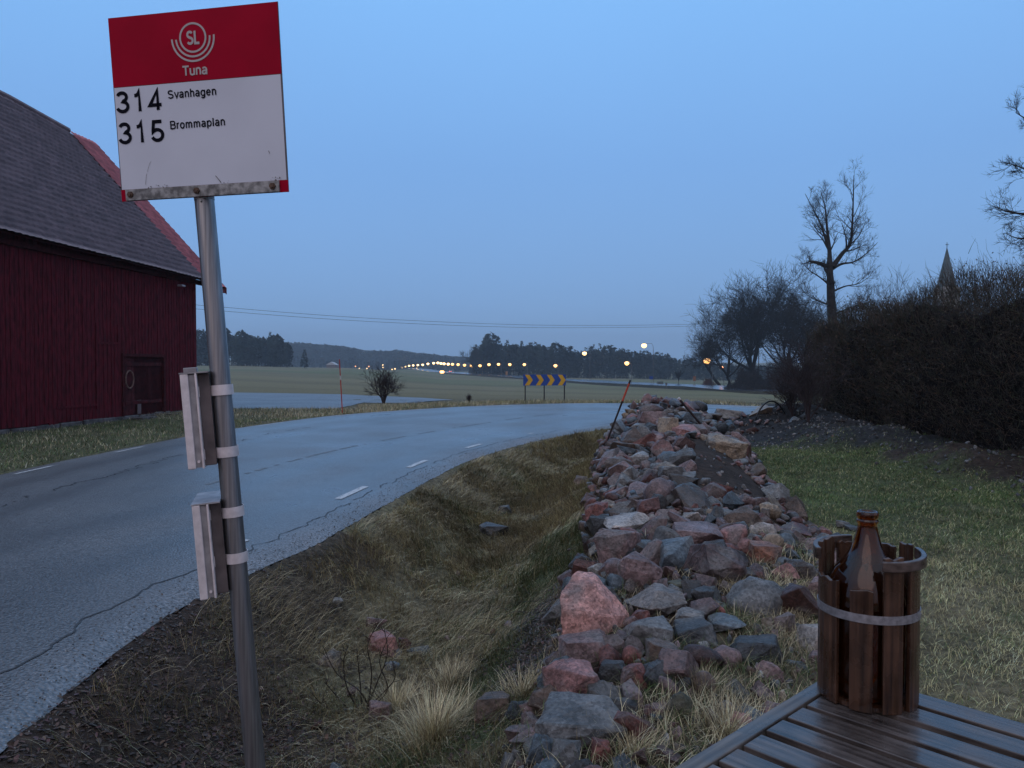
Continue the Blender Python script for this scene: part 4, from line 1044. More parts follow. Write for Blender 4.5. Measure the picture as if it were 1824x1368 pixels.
for k in range(16): me = rock_mesh('rock', 100 + k, rounded=(0, 0, .25, .4)[k % 4], box=(.5, .62, .75, .6)[k % 4], npts=(12, 15, 18, 22)[k % 4], frac=.09); me.materials.append(m_rock); PROTO.append(me)
for k in range(5): me = rock_mesh('rock', 200 + k, rounded=1); me.materials.append(m_rock); PROTO.append(me)
ANG = list(range(16)); RND = list(range(16, 21))
COL = {'pink': (.33, .165, .15), 'salmon': (.56, .30, .26), 'mauve': (.22, .145, .14), 'red': (.23, .09, .075), 'dark red': (.13, .06, .052), 'brown': (.13, .09, .07), 'dark brown': (.06, .047, .04),
       'grey': (.165, .165, .165), 'pale grey': (.30, .29, .28), 'dark grey': (.06, .063, .068), 'blue grey': (.12, .15, .175), 'tan': (.30, .23, .165), 'cream': (.44, .38, .34), 'orange': (.31, .14, .09), 'olive': (.10, .095, .06)}
def put_rock(me, loc, size, rot, col, label, group='rocks in the rubble heap'):
    o = bpy.data.objects.new('rock', me); S.collection.objects.link(o)
    o.location = loc; o.scale = size; o.rotation_euler = rot; o.color = (*[c_ * .86 for c_ in col], 1)
    return tag(o, label, 'rock', group)
PR = [ # x0,y0,x1,y1,colour,kind(a angular, r round, f flat),label
 (1089,1131-3,995,1187,'mauve','a','tan and pink rock lying against the foot of the big salmon boulder'),
 (1073,1132,1114,1178,'dark red','a','dark red block wedged at the right foot of the big salmon boulder'),
 (1111,1104,1196,1157,'grey','a','grey and rust rock right of the big salmon boulder'),
 (1108,1150,1144,1192,'red','r','small red brown rock between two red blocks below the salmon boulder'),
 (1150,1142,1211,1192,'brown','a','brown rust rock on the right side of the near rock cluster'),
 (971,1183,1075,1266,'pink','a','large dusky pink block above the flat grey stone'),
 (1064,1178,1116,1224,'dark grey','a','dark slate rock right of the large dusky pink block'),
 (1105,1185,1153,1247,'red','a','pointed red rock standing like a kite in the near cluster'),
 (1136,1178,1203,1234,'dark grey','a','dark grey rock right of the pointed red rock'),
 (1042,1219,1112,1270,'dark brown','a','dark brown rock below the pointed red rock'),
 (958,1254,1116,1328,'grey','a','wide flat topped grey stone at the bottom of the near cluster'),
 (935,1312,986,1378,'blue grey','a','blue grey rock cut by the bottom edge, leftmost of the pair'),
 (973,1315,1037,1378,'grey','a','grey rock at the bottom edge right of the blue grey one'),
 (1048,1318,1089,1370,'red','a','small red rock at the bottom edge below the flat grey stone'),
 (1030,1300,1082,1342,'dark brown','a','brown rock just under the flat topped grey stone'),
 (1100,986,1178,1060,'mauve','a','tall mauve block with a slanting face behind the salmon boulder'),
 (1172,963,1246,1028,'blue grey','a','grey rock with a pale flat top right of the tall mauve block'),
 (1293,1029,1405,1110,'grey','r','large rounded grey boulder with a pinkish underside in mid heap'),
 (1203,1086,1256,1124,'pale grey','a','pale grey rock left of the blue grey shard'),
 (1200,1106,1274,1152,'dark grey','f','dark wedge shaped rock below the pale grey rock'),
 (1262,1098,1324,1130,'blue grey','f','flat blue grey shard lying in the grass below the rounded boulder'),
 (1264,1152,1320,1199,'mauve','r','pinkish grey round rock with grass round it'),
 (1238,1153,1267,1178,'pale grey','r','small pale round rock in the near grass'),
 (1303,1136,1393,1194,'dark grey','a','dark grey rock with a blue flat top left of the bucket'),
 (1374,1092,1413,1137,'mauve','a','mauve block standing above the dark grey rock near the bucket'),
 (1357,1102,1376,1136,'tan','a','small upright tan stone beside the mauve block'),
 (1417,1114,1482,1175,'cream','a','pale peaked rock directly left of the bucket'),
 (1344,1178,1392,1220,'mauve','a','mauve rock low in the grass near the table edge'),
 (1229,1196,1276,1247,'brown','r','brown rock half sunk in dry grass, higher of two'),
 (1187,1230,1237,1304,'olive','r','upright olive brown stone sunk in the grass'),
 (1427,1026,1478,1078,'pink','a','pinkish red rock beside the upper left of the bucket'),
 (1440,1160,1478,1205,'mauve','a','mauve rock behind the table corner left of the bucket'),
 (1186,1033,1223,1060,'olive','r','small olive stone below the flat topped grey rock'),
 (1286,990,1324,1024,'mauve','a','mauve stone above the large rounded grey boulder'),
 (1110,1066,1139,1088,'pale grey','r','small pale stone on the slope of the big salmon boulder'),
 (1230,1046,1272,1094,'dark grey','a','dark grey rock left of the large rounded grey boulder'),
 (1078,916,1166,950,'cream','f','long speckled pale slab on the left side of the heap'),
 (1048,918,1089,964,'dark grey','a','dark tilted slab jutting left over the ditch'),
 (1058,942,1141,1018,'mauve','a','long mauve slab slanting down towards the ditch'),
 (1093,963,1163,998,'blue grey','a','blue grey rock lying on the long mauve slab'),
 (1195,928,1282,984,'mauve','f','broad brown mauve flat rock across mid heap'),
 (1336,930,1381,962,'cream','r','whitish rounded rock on top of the tan one'),
 (1356,950,1396,988,'tan','r','tan rounded rock right below the whitish one'),
 (1307,958,1349,994,'pink','r','pinkish red rounded rock left of the orange block'),
 (1334,964,1391,1013,'orange','a','orange red block under the whitish and tan rocks'),
 (1382,950,1416,984,'blue grey','r','blue grey round rock right of the tan one'),
 (1381,993,1413,1020,'blue grey','r','small blue grey cobble below the orange block'),
 (1256,772,1328,823,'tan','a','big peaked tan rock above the bare soil in the heap'),
 (1127,757,1163,797,'grey','r','round grey boulder on the far left shoulder of the heap'),
 (1166,743,1207,784,'tan','a','long tan rock leaning in the far part of the heap'),
 (1198,757,1248,783,'pink','a','light pink block right of the leaning tan rock'),
 (1138,732,1191,768,'mauve','a','big mauve block near the far top of the heap'),
 (1088,786,1141,816,'brown','f','flat brown rock on the left edge far along the heap'),
 (1064,799,1087,826,'brown','r','brown rounded rock at the foot of the leaning stake'),
 (1121,806,1157,832,'pale grey','a','pale grey rock in the far middle of the heap'),
 (1174,829,1218,866,'grey','a','grey rock left of the bare soil patch'),
 (1195,844,1241,876,'dark brown','a','dark brown rock at the lower left of the bare soil patch'),
 (1078,866,1124,893,'mauve','a','mauve rock on the left edge halfway along the heap'),
 (1115,856,1180,888,'mauve','f','flat mauve rock right of the left edge, halfway along'),
 (1221,876,1260,898,'blue grey','f','bright blue grey flat stone in mid heap'),
 (1293,878,1316,904,'tan','r','pale tan cobble below the bare soil patch'),
 (1277,907,1312,926,'grey','r','grey cobble, left of two below the bare soil patch'),
 (1329,910,1356,935,'blue grey','r','blue grey cobble, right of two below the bare soil patch'),
 (1211,912,1254,936,'cream','a','creamy rock left of the two cobbles'),
 (1316,884,1343,900,'cream','f','pale pink flat stone below the bare soil patch'),
 (1330,886,1366,912,'mauve','a','mauve rock right of the pale pink flat stone'),
 (1396,884,1420,908,'blue grey','a','blue grey rock on the lawn side of the heap'),
 (1095,889,1120,912,'dark red','a','dark red brown rock above the speckled pale slab'),
 (1228,714,1260,743,'dark grey','r','dark round boulder at the far end of the heap'),
 (1178,709,1212,728,'dark red','a','dark red rock on the far crest of the heap'),
 (1212,732,1246,760,'blue grey','f','blue grey slab beneath the leaning rod'),
 (1272,727,1320,753,'pale grey','f','pale slab lying by the road past the heap'),
 (1330,722,1374,742,'tan','a','tan rock behind the hose arch'),
 (886,899,911,921,'dark grey','a','small dark rock higher in the ditch'),
 (854,932,904,958,'dark grey','a','dark rock lying in the ditch bottom'),
 (1021,847,1050,868,'brown','a','brown rock alone on the grassy ditch slope'),
 (652,1126,718,1178,'pink','a','pink boulder half hidden in ditch grass near the pole'),
 (562,1160,606,1194,'tan','a','tan rock in the ditch grass left of the pink boulder'),
 (683,1178,712,1197,'blue grey','r','small pale blue stone below the pink boulder'),
 (708,1136,733,1160,'dark red','a','dark red stone touching the pink boulder'),
 (651,1098,688,1128,'mauve','a','mauve rock above the pink boulder in the ditch'),
 (586,1064,612,1080,'pale grey','a','whitish stone at the top of the near bank'),
 (726,1152,767,1170,'dark grey','f','flat dark grey stone right of the pink boulder'),
 (656,1248,697,1296,'mauve','a','mauve rock in the long grass by the bare stems'),
 (845,1238,912,1300,'brown','a','brown rock in the grass left of the near cluster'),
 (1489,928,1514,946,'grey','a','small grey stone out on the lawn'),
 (1505,936,1532,948,'dark grey','f','flat dark stone on the lawn behind the bottle'),
]
GCOL = {}
placed = []
for i, (x0, y0, x1, y1, c, kd, lab) in enumerate(PR):
    x0, x1 = min(x0, x1), max(x0, x1)
    cx, cy = (x0 + x1) / 2, (y0 + y1) / 2; h = hit(cx, y1 - .28 * (y1 - y0)); d = h[1] * cp_ + (CAMZ - h[2]) * sp_
    w = (x1 - x0) * d / F / 2; hh = (y1 - y0) * d / F / 2
    dep = {'a': .8, 'r': .85, 'f': 1.1}[kd] * w
    ctr = P(cx, cy, h[1] + dep * .25)
    vert = hh * (1.0 if kd != 'f' else .85)
    me = rock_mesh('rock', 500 + i, rounded={'a': (0, .2)[i % 2], 'r': 1, 'f': .1}[kd], box=.55, npts=14 + i % 8, frac=.10 if kd != 'f' else .07); me.materials.append(m_rock)
    o = put_rock(me, ctr, (w * 1.04, dep, vert * 1.04), (rnd.uniform(-.12, .12), rnd.uniform(-.12, .12), rnd.uniform(-.2, .2)), COL[c], lab, 'rocks in the rubble heap' if (x0 > 900 and x0 < 1480 and cx > 960) else 'loose rocks in the grass')
    placed.append((ctr[0], ctr[1], max(w, dep)))
# the big salmon boulder
def bould(bm):
    pass
def boulder():
    # outline in picture pixels (front face), top face slopes back and right
    fr = [(999, 1140), (1000, 1082), (1002, 1088), (1055, 1094), (1075, 1120), (1082, 1150), (1040, 1152)]
    h = hit(1050, 1138); d0 = h[1]; m = bmesh.new()
    pts = [(1000, 1142, 0), (998, 1087, 0), (997, 1052, .10), (1020, 1022, .20), (1030, 1016, .24), (1048, 1019, .25), (1060, 1022, .24), (1073, 1037, .20), (1097, 1062, .18), (1124, 1098, .16), (1127, 1125, .2), (1108, 1146, .05), (1070, 1153, -.02),
           (1052, 1092, -.02), (1088, 1100, .03), (1060, 1040, .10), (1005, 1060, .05), (1025, 1088, -.015), (1040, 1150, -.03)]
    for px, py, dd in pts: m.verts.new(P(px, py, d0 + dd))
    for px, py, dd in [(1008, 1100, .30), (1040, 1030, .42), (1100, 1090, .42), (1110, 1140, .40), (1020, 1140, .35)]: m.verts.new(P(px, py, d0 + dd))
    m.verts.ensure_lookup_table()
    ctr = sum((v.co for v in m.verts), Vector()) / len(m.verts)
    res = bmesh.ops.convex_hull(m, input=m.verts)
    bmesh.ops.delete(m, geom=[g for g in set(res['geom_interior'] + res['geom_unused']) if isinstance(g, bmesh.types.BMVert)], context='VERTS')
    bmesh.ops.dissolve_limit(m, angle_limit=R(9), verts=m.verts, edges=m.edges)
    bmesh.ops.bevel(m, geom=list(m.edges), offset=.012, segments=2, affect='EDGES', clamp_overlap=True)
    bmesh.ops.triangulate(m, faces=m.faces)
    for _ in range(4):
        es = [e for e in m.edges if e.calc_length() > .028]
        bmesh.ops.subdivide_edges(m, edges=es, cuts=1); bmesh.ops.triangulate(m, faces=m.faces)
    for v in m.verts:
        p = v.co * 7; n_ = (v.co - ctr).normalized()
        v.co += n_ * (mnoise.noise(p) * .018 + mnoise.noise(p * 2.6) * .010 + abs(mnoise.noise(p * 1.6 + Vector((4, 2, 9)))) * -.016 + mnoise.noise(p * 6) * .003)
        v.co -= ctr
    me = bpy.data.meshes.new('boulder'); m.to_mesh(me); m.free(); me.materials.append(m_rock)
    me.polygons.foreach_set('use_smooth', [True] * len(me.polygons))
    o = bpy.data.objects.new('rock', me); S.collection.objects.link(o); o.location = ctr; o.color = (*COL['salmon'], 1)
    es = o.modifiers.new('e', 'EDGE_SPLIT'); es.split_angle = R(28)
    tag(o, 'biggest boulder, salmon pink with a sloping top, at the near left end of the heap', 'rock', 'rocks in the rubble heap')
    placed.append((ctr.x, ctr.y, .24))
boulder()
# the remaining rocks, piled over the heap
names = ['mauve', 'mauve', 'mauve', 'grey', 'grey', 'pink', 'brown', 'dark red', 'red', 'dark grey', 'blue grey', 'pale grey', 'tan', 'dark brown', 'cream']
wts = [6, 6, 5, 4, 3, 3, 5, 5, 2.6, 5, 3.5, 1.6, 1.2, 4, .6]
cand = []
def soilpatch(x, y):   # bare soil inside the heap
    t, H, L, Rr = heap_t(x, y)
    return (7.8 < y < 11.6 and abs(t - .68) < .22 - .03 * (y - 8))
def near_placed(x, y, r): return any((x - a) ** 2 + ((y - b) * .8) ** 2 < (r * .55 + c * .75) ** 2 for a, b, c in placed)
rr = random.Random(21); fixed = len(placed)
spots = []
tries = 0
for (smin, smax, want, sepf) in ((.13, .21, 75, .84), (.075, .13, 520, .68), (.042, .08, 1250, .62)):
    got = 0; tries = 0
    while got < want and tries < 60000:
        tries += 1
        y = 2.75 + 15.8 * rr.random() ** (.9); H_ = HT
        L = np.interp(y, H_[:, 0], H_[:, 1]); Rr = np.interp(y, H_[:, 0], H_[:, 2]); tt = rr.uniform(-.03, 1.03); x = L + (Rr - L) * tt
        if y < 6.0 and tt > .48 and rr.random() < .86: continue
        if y < 4.6 and rr.random() < .6: continue
        if tt > .55 and 5.5 < y < 13 and rr.random() < .45: continue
        if soilpatch(x, y) and rr.random() < .985: continue
        r = rr.uniform(smin, smax) * (.8 if y < 5 else 1.0)
        if r > .13 and (tt < .05 or tt > .95): continue
        if near_placed(x, y, r): continue
        ok = True
        for (a, b, c) in spots:
            if abs(a - x) < .5 and abs(b - y) < .5 and (a - x) ** 2 + (b - y) ** 2 < ((r + c) * sepf) ** 2: ok = False; break
        if not ok: continue
        spots.append((x, y, r)); got += 1
for _ in range(70):      # slabs beyond the heap and stones at the road end
    x = rr.uniform(4.4, 7.6); y = rr.uniform(18.6, 21.2); spots.append((x, y, rr.uniform(.06, .2) * rr.random() ** .3))
for _ in range(26):
    y = rr.uniform(3, 9); x = np.interp(y, HT[:, 0], HT[:, 1]) - rr.uniform(.0, 1.6); spots.append((x, y, rr.uniform(.02, .05)))
spots.sort(key=lambda s: -s[2] / math.hypot(s[0], s[1]))
zs = ground(np.array([s[0] for s in spots]), np.array([s[1] for s in spots]))
NIND = 210
rub_v, rub_f, rub_c = [], [], []
pv = [np.array([v.co[:] for v in me.vertices]) for me in PROTO]
lowp = []
for k in range(8):
    bm = bmesh.new(); r = random.Random(900 + k)
    for _ in range(11):
        d = Vector((r.gauss(0, 1), r.gauss(0, 1), r.gauss(0, .8))).normalized() * r.uniform(.85, 1.1); bm.verts.new(d)
    res = bmesh.ops.convex_hull(bm, input=bm.verts); bmesh.ops.bevel(bm, geom=list(bm.edges), offset=.10, segments=1, affect='EDGES', clamp_overlap=True)
    bmesh.ops.triangulate(bm, faces=bm.faces); bm.verts.index_update()
    used = [v for v in bm.verts if v.link_faces]; ix = {v: i for i, v in enumerate(used)}
    lowp.append((np.array([v.co[:] for v in used]), np.array([[ix[v] for v in f.verts] for f in bm.faces]))); bm.free()
def rotm(a, b, c): return np.array(Matrix.Rotation(a, 3, 'X') @ Matrix.Rotation(b, 3, 'Y') @ Matrix.Rotation(c, 3, 'Z'))
voff = 0
SZ = ('large', 'middling', 'small')
for i, (x, y, r) in enumerate(spots):
    c = rr.choices(names, wts)[0]; col = np.array(COL[c]) * rr.uniform(.45, 1.05)
    rot = (rr.uniform(-.9, .9), rr.uniform(-.9, .9), rr.uniform(0, 6.28)); sz = np.array([r * rr.uniform(.85, 1.35), r * rr.uniform(.7, 1.1), r * rr.uniform(.42, .95)])
    z = zs[i] + sz[2] * rr.uniform(.15, .7)
    if i < NIND:
        t, H, L, Rr = heap_t(x, y)
        side = 'on the ditch side' if t < .33 else ('on the lawn side' if t > .67 else 'along the middle')
        where = 'of the near end of the heap' if y < 6 else ('of the heap, a little way along' if y < 9.5 else ('of the heap, halfway along' if y < 13.5 else 'of the far end of the heap'))
        if y > 18.4: side, where = 'lying', 'past the far end of the heap'
        if t < -.05: side, where = 'in the grass', 'of the ditch slope'
        s_ = SZ[0] if r > .15 else SZ[1] if r > .1 else SZ[2]
        me = PROTO[rr.choice(ANG if rr.random() < .9 else RND)]
        put_rock(me, (x, y, z), sz, rot, np.clip(col, 0, 1), f'{s_} {c} rock {side} {where}')
    else:
        V0, F0 = lowp[rr.randrange(8)]
        rub_v.append((V0 * sz) @ rotm(*rot).T + [x, y, z]); rub_f.append(F0 + voff); voff += len(V0); rub_c.append(np.repeat(np.clip(col, 0, 1)[None], len(V0), 0))
# gravel, chips and pebbles
def chips(n, fx, smin, smax, cols, sink=.2):
    global voff
    for _ in range(n):
        x, y = fx(); r = rr.uniform(smin, smax); V0, F0 = lowp[rr.randrange(8)]
        c = np.array(COL[rr.choice(cols)]) * rr.uniform(.6, 1.1)
        (chips_pts.append((x, y)) if not (soilpatch(x, y) and rr.random() < .8) else chips_pts.append((x * .9 - .6, y))); chips_dat.append((V0, F0, r, c, (rr.uniform(0, 6), rr.uniform(0, 6), rr.uniform(0, 6))))
chips_pts, chips_dat = [], []
def fx_heap():
    y = 2.7 + 15.5 * rr.random() ** 1.1; L = np.interp(y, HT[:, 0], HT[:, 1]); Rr = np.interp(y, HT[:, 0], HT[:, 2]); return L + (Rr - L) * rr.uniform(-.03, 1.04), y
allc = ['mauve', 'grey', 'brown', 'dark grey', 'pale grey', 'blue grey', 'dark red', 'tan']
chips(2600, fx_heap, .012, .05, allc)
chips(1200, lambda: (rr.uniform(3.4, 8.6), rr.uniform(15.5, 21.5)), .015, .05, ['grey', 'dark grey', 'brown', 'dark brown', 'pale grey'])
chips(500, lambda: (7.2 + rr.gauss(0, .5) - 0, rr.uniform(9, 20)), .015, .06, ['dark grey', 'dark brown', 'dark grey', 'grey'])
def fx_slope():
    y = rr.uniform(4.0, 6.4); return .15 + (y - 4.6) * .16 + rr.gauss(0, .12), y
chips(1500, fx_slope, .006, .016, ['dark grey', 'grey', 'mauve', 'dark brown'])
zc = ground(np.array([p[0] for p in chips_pts]), np.array([p[1] for p in chips_pts]))
for (x, y), (V0, F0, r, c, rot), z in zip(chips_pts, chips_dat, zc):
    rub_v.append((V0 * [r, r * .8, r * .6]) @ rotm(*rot).T + [x, y, z + r * .2]); rub_f.append(F0 + voff); voff += len(V0); rub_c.append(np.repeat(np.clip(c, 0, 1)[None], len(V0), 0))
me = raw_mesh('rubble', np.concatenate(rub_v), np.concatenate(rub_f), np.concatenate(rub_c), fcount=3)
tag(link('rubble', me, m_rubble), 'small stones and chips filling the gaps of the rock heap', 'rubble', kind='stuff')
# grit along the road edge
def grit(n, base, sgn, off0, off1, s0, s1, smin, smax, cols, name, label):
    pts = walk(base, s0, s1, .05); t = np.gradient(pts[:, :2], axis=0); t /= np.linalg.norm(t, axis=1)[:, None]; nm = np.stack([-t[:, 1], t[:, 0]], -1) * sgn
    vs, fs, cs_ = [], [], []; vo = 0
    P_ = []
    for _ in range(n):
        i = int(len(pts) * rr.random() ** 1.3); o = off0 + (off1 - off0) * rr.random() ** 1.5; q = pts[i, :2] + nm[i] * o; P_.append(q)
    P_ = np.array(P_)
    for q in P_:
        r = rr.uniform(smin, smax); V0, F0 = lowp[rr.randrange(8)]; c = np.array(COL[rr.choice(cols)]) * rr.uniform(.5, 1.1)
        z = drape(q[0], q[1], 0)[2]
        if z == 0: z = gz(q[0], q[1])
        vs.append((V0 * [r, r * .8, r * .6]) @ rotm(rr.random() * 6, rr.random() * 6, 0).T + [q[0], q[1], z + r * .2]); fs.append(F0 + vo); vo += len(V0); cs_.append(np.repeat(np.clip(c, 0, 1)[None], len(V0), 0))
    tag(link(name, raw_mesh(name, np.concatenate(vs), np.concatenate(fs), np.concatenate(cs_), fcount=3), m_rubble), label, 'gravel', kind='stuff')
grit(3200, I3, 1, -.12, .34, s_at(I3, (-2.2, 1.5)), s_at(I3, (1.5, 19)), .003, .009, ['dark grey', 'grey', 'dark brown', 'brown', 'pale grey'], 'road_gravel', 'fine gravel and grit along the inner edge of the road')

# ------------------------------------------------------------ grass
def blades(name, x, y, z, L, w, lean, head, col, label, mat, cat='grass', curl=None, K=4):
    """x.. arrays; lean 0 upright .. 1.6 lying; head direction of the fall"""
    n = len(x); r = npr
    s = np.linspace(0, 1, K)
    th = lean[:, None] * (0.35 + .65 * s[None, :]) * (1 if curl is None else curl[:, None])
    dx = np.cumsum(np.sin(th), 1) - np.sin(th[:, :1]); dz = np.cumsum(np.cos(th), 1) - np.cos(th[:, :1])
    st = (L / (K - 1))[:, None]
    X = x[:, None] + np.cos(head)[:, None] * dx * st; Y = y[:, None] + np.sin(head)[:, None] * dx * st; Z = z[:, None] + dz * st
    side = head + np.pi / 2 + r.uniform(-.6, .6, n)
    wv = w[:, None] * (1 - s[None, :] ** 1.5 * .9) * .5
    sxv, syv = np.cos(side)[:, None] * wv, np.sin(side)[:, None] * wv
    A = np.stack([X - sxv, Y - syv, Z], -1); B = np.stack([X + sxv, Y + syv, Z + wv * .4], -1)
    V = np.stack([A, B], 2).reshape(n, 2 * K, 3)
    base = (np.arange(n) * 2 * K)[:, None, None]
    q = np.array([[2 * k, 2 * k + 1, 2 * k + 3, 2 * k + 2] for k in range(K - 1)])[None]
    Q = (base + q).reshape(-1, 4)
    C_ = np.repeat(col[:, None, :], 2 * K, 1).reshape(-1, 3)
    me = raw_mesh(name, V.reshape(-1, 3), Q, C_)
    return tag(link(name, me, mat), label, cat, kind='stuff')
m_grass = M('dry_and_green_grass_blades', rough=.7, var=.25, scale=3, attr='tint', spec=.25)
CST = np.array([[.56, .47, .29], [.46, .38, .23], [.32, .26, .16], [.70, .61, .40], [.18, .145, .10]])
CGR = np.array([[.09, .14, .05], [.13, .18, .065], [.065, .10, .04], [.17, .17, .08]])
def colours(n, g, x, y):
    cs_ = CST[npr.integers(0, len(CST), n)]; cg = CGR[npr.integers(0, len(CGR), n)]
    isg = npr.random(n) < g
    c = np.where(isg[:, None], cg, cs_)
    return np.clip(c * (1 + .9 * fbm(x, y, .8, 3, 44))[:, None] * npr.uniform(.7, 1.2, n)[:, None], .01, .7)
def scatter(n, x0, x1, y0, y1, keep, ybias=1.0):
    x = npr.uniform(x0, x1, n); y = y0 + (y1 - y0) * npr.random(n) ** ybias
    m = npr.random(n) < keep(x, y); return x[m], y[m]
def rocks_clear(x, y):   # keep blades out of the big boulder
    m = np.ones(len(x), bool)
    for a, b, c in placed:
        if c > .08: m &= ((x - a) ** 2 + (y - b) ** 2) > (c * .62) ** 2
    return m
# long straw in the ditch and on the banks
def keep_ditch(x, y):
    dI, sI = seg_dist(x, y, inner); t, H, L, Rr = heap_t(x, y)
    inside = (sI > 0) & (dI > .02 + .10 * (1 + fbm(x, y, .5, 3, 61) * 2)) & (x < L + .06)
    sm_ = soil_mask(x, y)
    clump = np.clip(.55 + 1.6 * fbm(x, y, .28, 3, 62), .06, 1)
    return inside * (1 - .62 * sm_) * clump * (1 - .35 * sstep(8, 14, y))
x, y = scatter(640000, -2.6, 4.2, 2.2, 22.2, keep_ditch, 1.25)
m_ = rocks_clear(x, y); x, y = x[m_], y[m_]; n = len(x)
z = ground(x, y, False)
g = np.clip(green_mask(x, y) * .8 + .3 * fbm(x, y, .9, 3, 63), .04, .9)
flow = R(-75) + 3.2 * fbm(x, y, 1.3, 3, 64) + npr.normal(0, .55, n)
lean = np.clip(npr.normal(1.22, .26, n) + .14 * sstep(6, 10, y) - .25 * fbm(x, y, .6, 2, 65), .35, 1.58)
L = npr.uniform(.07, .24, n) * (1 + .8 * fbm(x, y, .7, 3, 66)) * np.where(npr.random(n) < .06, 1.5, 1)
w = npr.uniform(.0018, .0042, n) * np.clip(y / 6, .8, 2.8)
blades('ditch_grass', x, y, z, L, w, lean, flow, colours(n, g, x, y), 'long matted straw coloured and green grass in the ditch', m_grass)
# lawn right of the heap
def keep_lawn(x, y):
    t, H, L, Rr = heap_t(x, y)
    return (x > Rr - .12) * (1 - soil_mask(x, y) * .93 * (t > 1.05)) * np.clip(.7 + 1.3 * fbm(x, y, .35, 3, 71), .12, 1) * ~((x > 4) & (y < 3))
x, y = scatter(560000, .5, 9.5, 2.2, 17.5, keep_lawn, 1.15); n = len(x); z = ground(x, y, False)
g = np.clip(green_mask(x, y) * 1.0 + .2 * fbm(x, y, 1.3, 3, 72), .08, .95)
blades('lawn_grass', x, y, z, npr.uniform(.02, .075, n) * (1 + .7 * fbm(x, y, .5, 3, 73)), npr.uniform(.0014, .0030, n) * np.clip(y / 5, 1, 2.6), np.clip(npr.normal(1.2, .3, n), .2, 1.55), npr.uniform(0, 6.28, n) , colours(n, g, x, y) * [.92, 1.0, .84], 'short green lawn grass with straw patches right of the heap', m_grass)
# tufts among the near rocks
def keep_tuft(x, y):
    t, H, L, Rr = heap_t(x, y)
    return ((t > -.05) & (t < 1.1)) * (.25 + .75 * sstep(.25, .5, t)) * .62 * np.clip(fbm(x, y, .45, 3, 81) * 5 + .95 * sstep(6.2, 4.2, y) + .4 * (t > .55) * (y < 5.6) - .05, 0, 1) * sstep(7.5, 4.5, y)
x, y = scatter(150000, -.3, 3.4, 2.4, 7.5, keep_tuft); m_ = rocks_clear(x, y); x, y = x[m_], y[m_]; n = len(x); z = ground(x, y, False)
g = np.clip(.45 + 2.2 * fbm(x, y, .5, 2, 82), .05, .95)
blades('rock_grass', x, y, z, npr.uniform(.05, .15, n), npr.uniform(.0018, .0036, n), np.clip(npr.normal(1.15, .3, n), .1, 1.55), npr.uniform(0, 6.28, n), colours(n, g, x, y), 'tufts of grass growing between the near rocks', m_grass)
# verge by the barn and the strip beyond the road
def keep_left(x, y):
    dO, sO = seg_dist(x, y, outer); return ((sO < 0) & (dO > .05)) * np.clip(.75 + fbm(x, y, .6, 3, 91), .1, 1)
x, y = scatter(170000, -14, 9, 9, 33, keep_left, 1.0); z = ground(x, y, False); n = len(x)
px_ = 912 + F * x / y; py_ = 652 + F * (CAMZ - z) / y
ins = (py_ < 729) & (py_ > 699) & (px_ < 806) & (px_ > 240) & (y > 24) & ~((px_ > 636) & (py_ > 717))
x, y, z = x[~ins], y[~ins], z[~ins]; n = len(x)
g = np.clip(np.where(y < 24, .75, .3) + .9 * fbm(x, y, 1.4, 3, 92), .05, .9)
blades('verge_grass', x, y, z, npr.uniform(.04, .13, n) * np.where((y > 25), 1.5, 1), npr.uniform(.006, .012, n), np.clip(npr.normal(.9, .35, n), .1, 1.5), npr.uniform(0, 6.28, n), colours(n, g, x, y), 'rough green and brown verge grass along the far side of the road', m_grass, K=3)
# leaf litter, twigs and debris on the near verge and bank
m_leaf = M('wet_dead_leaves', rough=.5, var=.4, scale=12, attr='tint', spec=.4)
def litter(n, keep, x0, x1, y0, y1, name, label, smin=.008, smax=.022, cols=None):
    x, y = scatter(n, x0, x1, y0, y1, keep); n = len(x); z = ground(x, y, False)
    onr = np.array([drape(a, b, 0)[2] if drape(a, b, 0)[2] else -9 for a, b in zip(x, y)]); z = np.maximum(z, np.where(onr > -1, onr, -9))
    r = npr.uniform(smin, smax, n); a = npr.uniform(0, 6.28, n); tl_ = npr.normal(0, .5, n)
    asp = npr.uniform(.35, .8, n)
    V = []
    for k, (u, v_) in enumerate(((-1, 0), (-.3, -.8), (.6, -.6), (1, 0), (.4, .8), (-.5, .7))):
        lx, ly = u * r, v_ * r * asp
        V.append(np.stack([x + lx * np.cos(a) - ly * np.sin(a), y + lx * np.sin(a) + ly * np.cos(a), z + .006 + lx * tl_ * .6 + np.abs(v_) * r * .25], -1))
    V = np.stack(V, 1).reshape(-1, 3); b0 = (np.arange(n) * 6)[:, None, None]
    Q = (b0 + np.array([[0, 1, 2, 3], [0, 3, 4, 5]])[None]).reshape(-1, 4)
    cc = np.array(cols or [[.05, .03, .022], [.07, .035, .025], [.035, .025, .02], [.09, .055, .035], [.06, .025, .025]])
    C_ = np.repeat(cc[npr.integers(0, len(cc), n)] * npr.uniform(.6, 1.3, n)[:, None], 6, 0)
    tag(link(name, raw_mesh(name, V, Q, C_), m_leaf), label, 'leaf litter', kind='stuff')
def keep_verge(x, y):
    dI, sI = seg_dist(x, y, inner)
    return (sI > 0) * np.clip(.25 + soil_mask(x, y) + .5 * fbm(x, y, .5, 3, 95), 0, 1) * sstep(8, 3, y)
litter(24000, keep_verge, -2.45, .3, 2.0, 8.5, 'leaf_litter', 'dark wet dead leaves on the near verge below the bus stop pole')
def keep_edge(x, y):
    dI, sI = seg_dist(x, y, inner); return (sI < 0) * sstep(.5, .02, dI) * .9
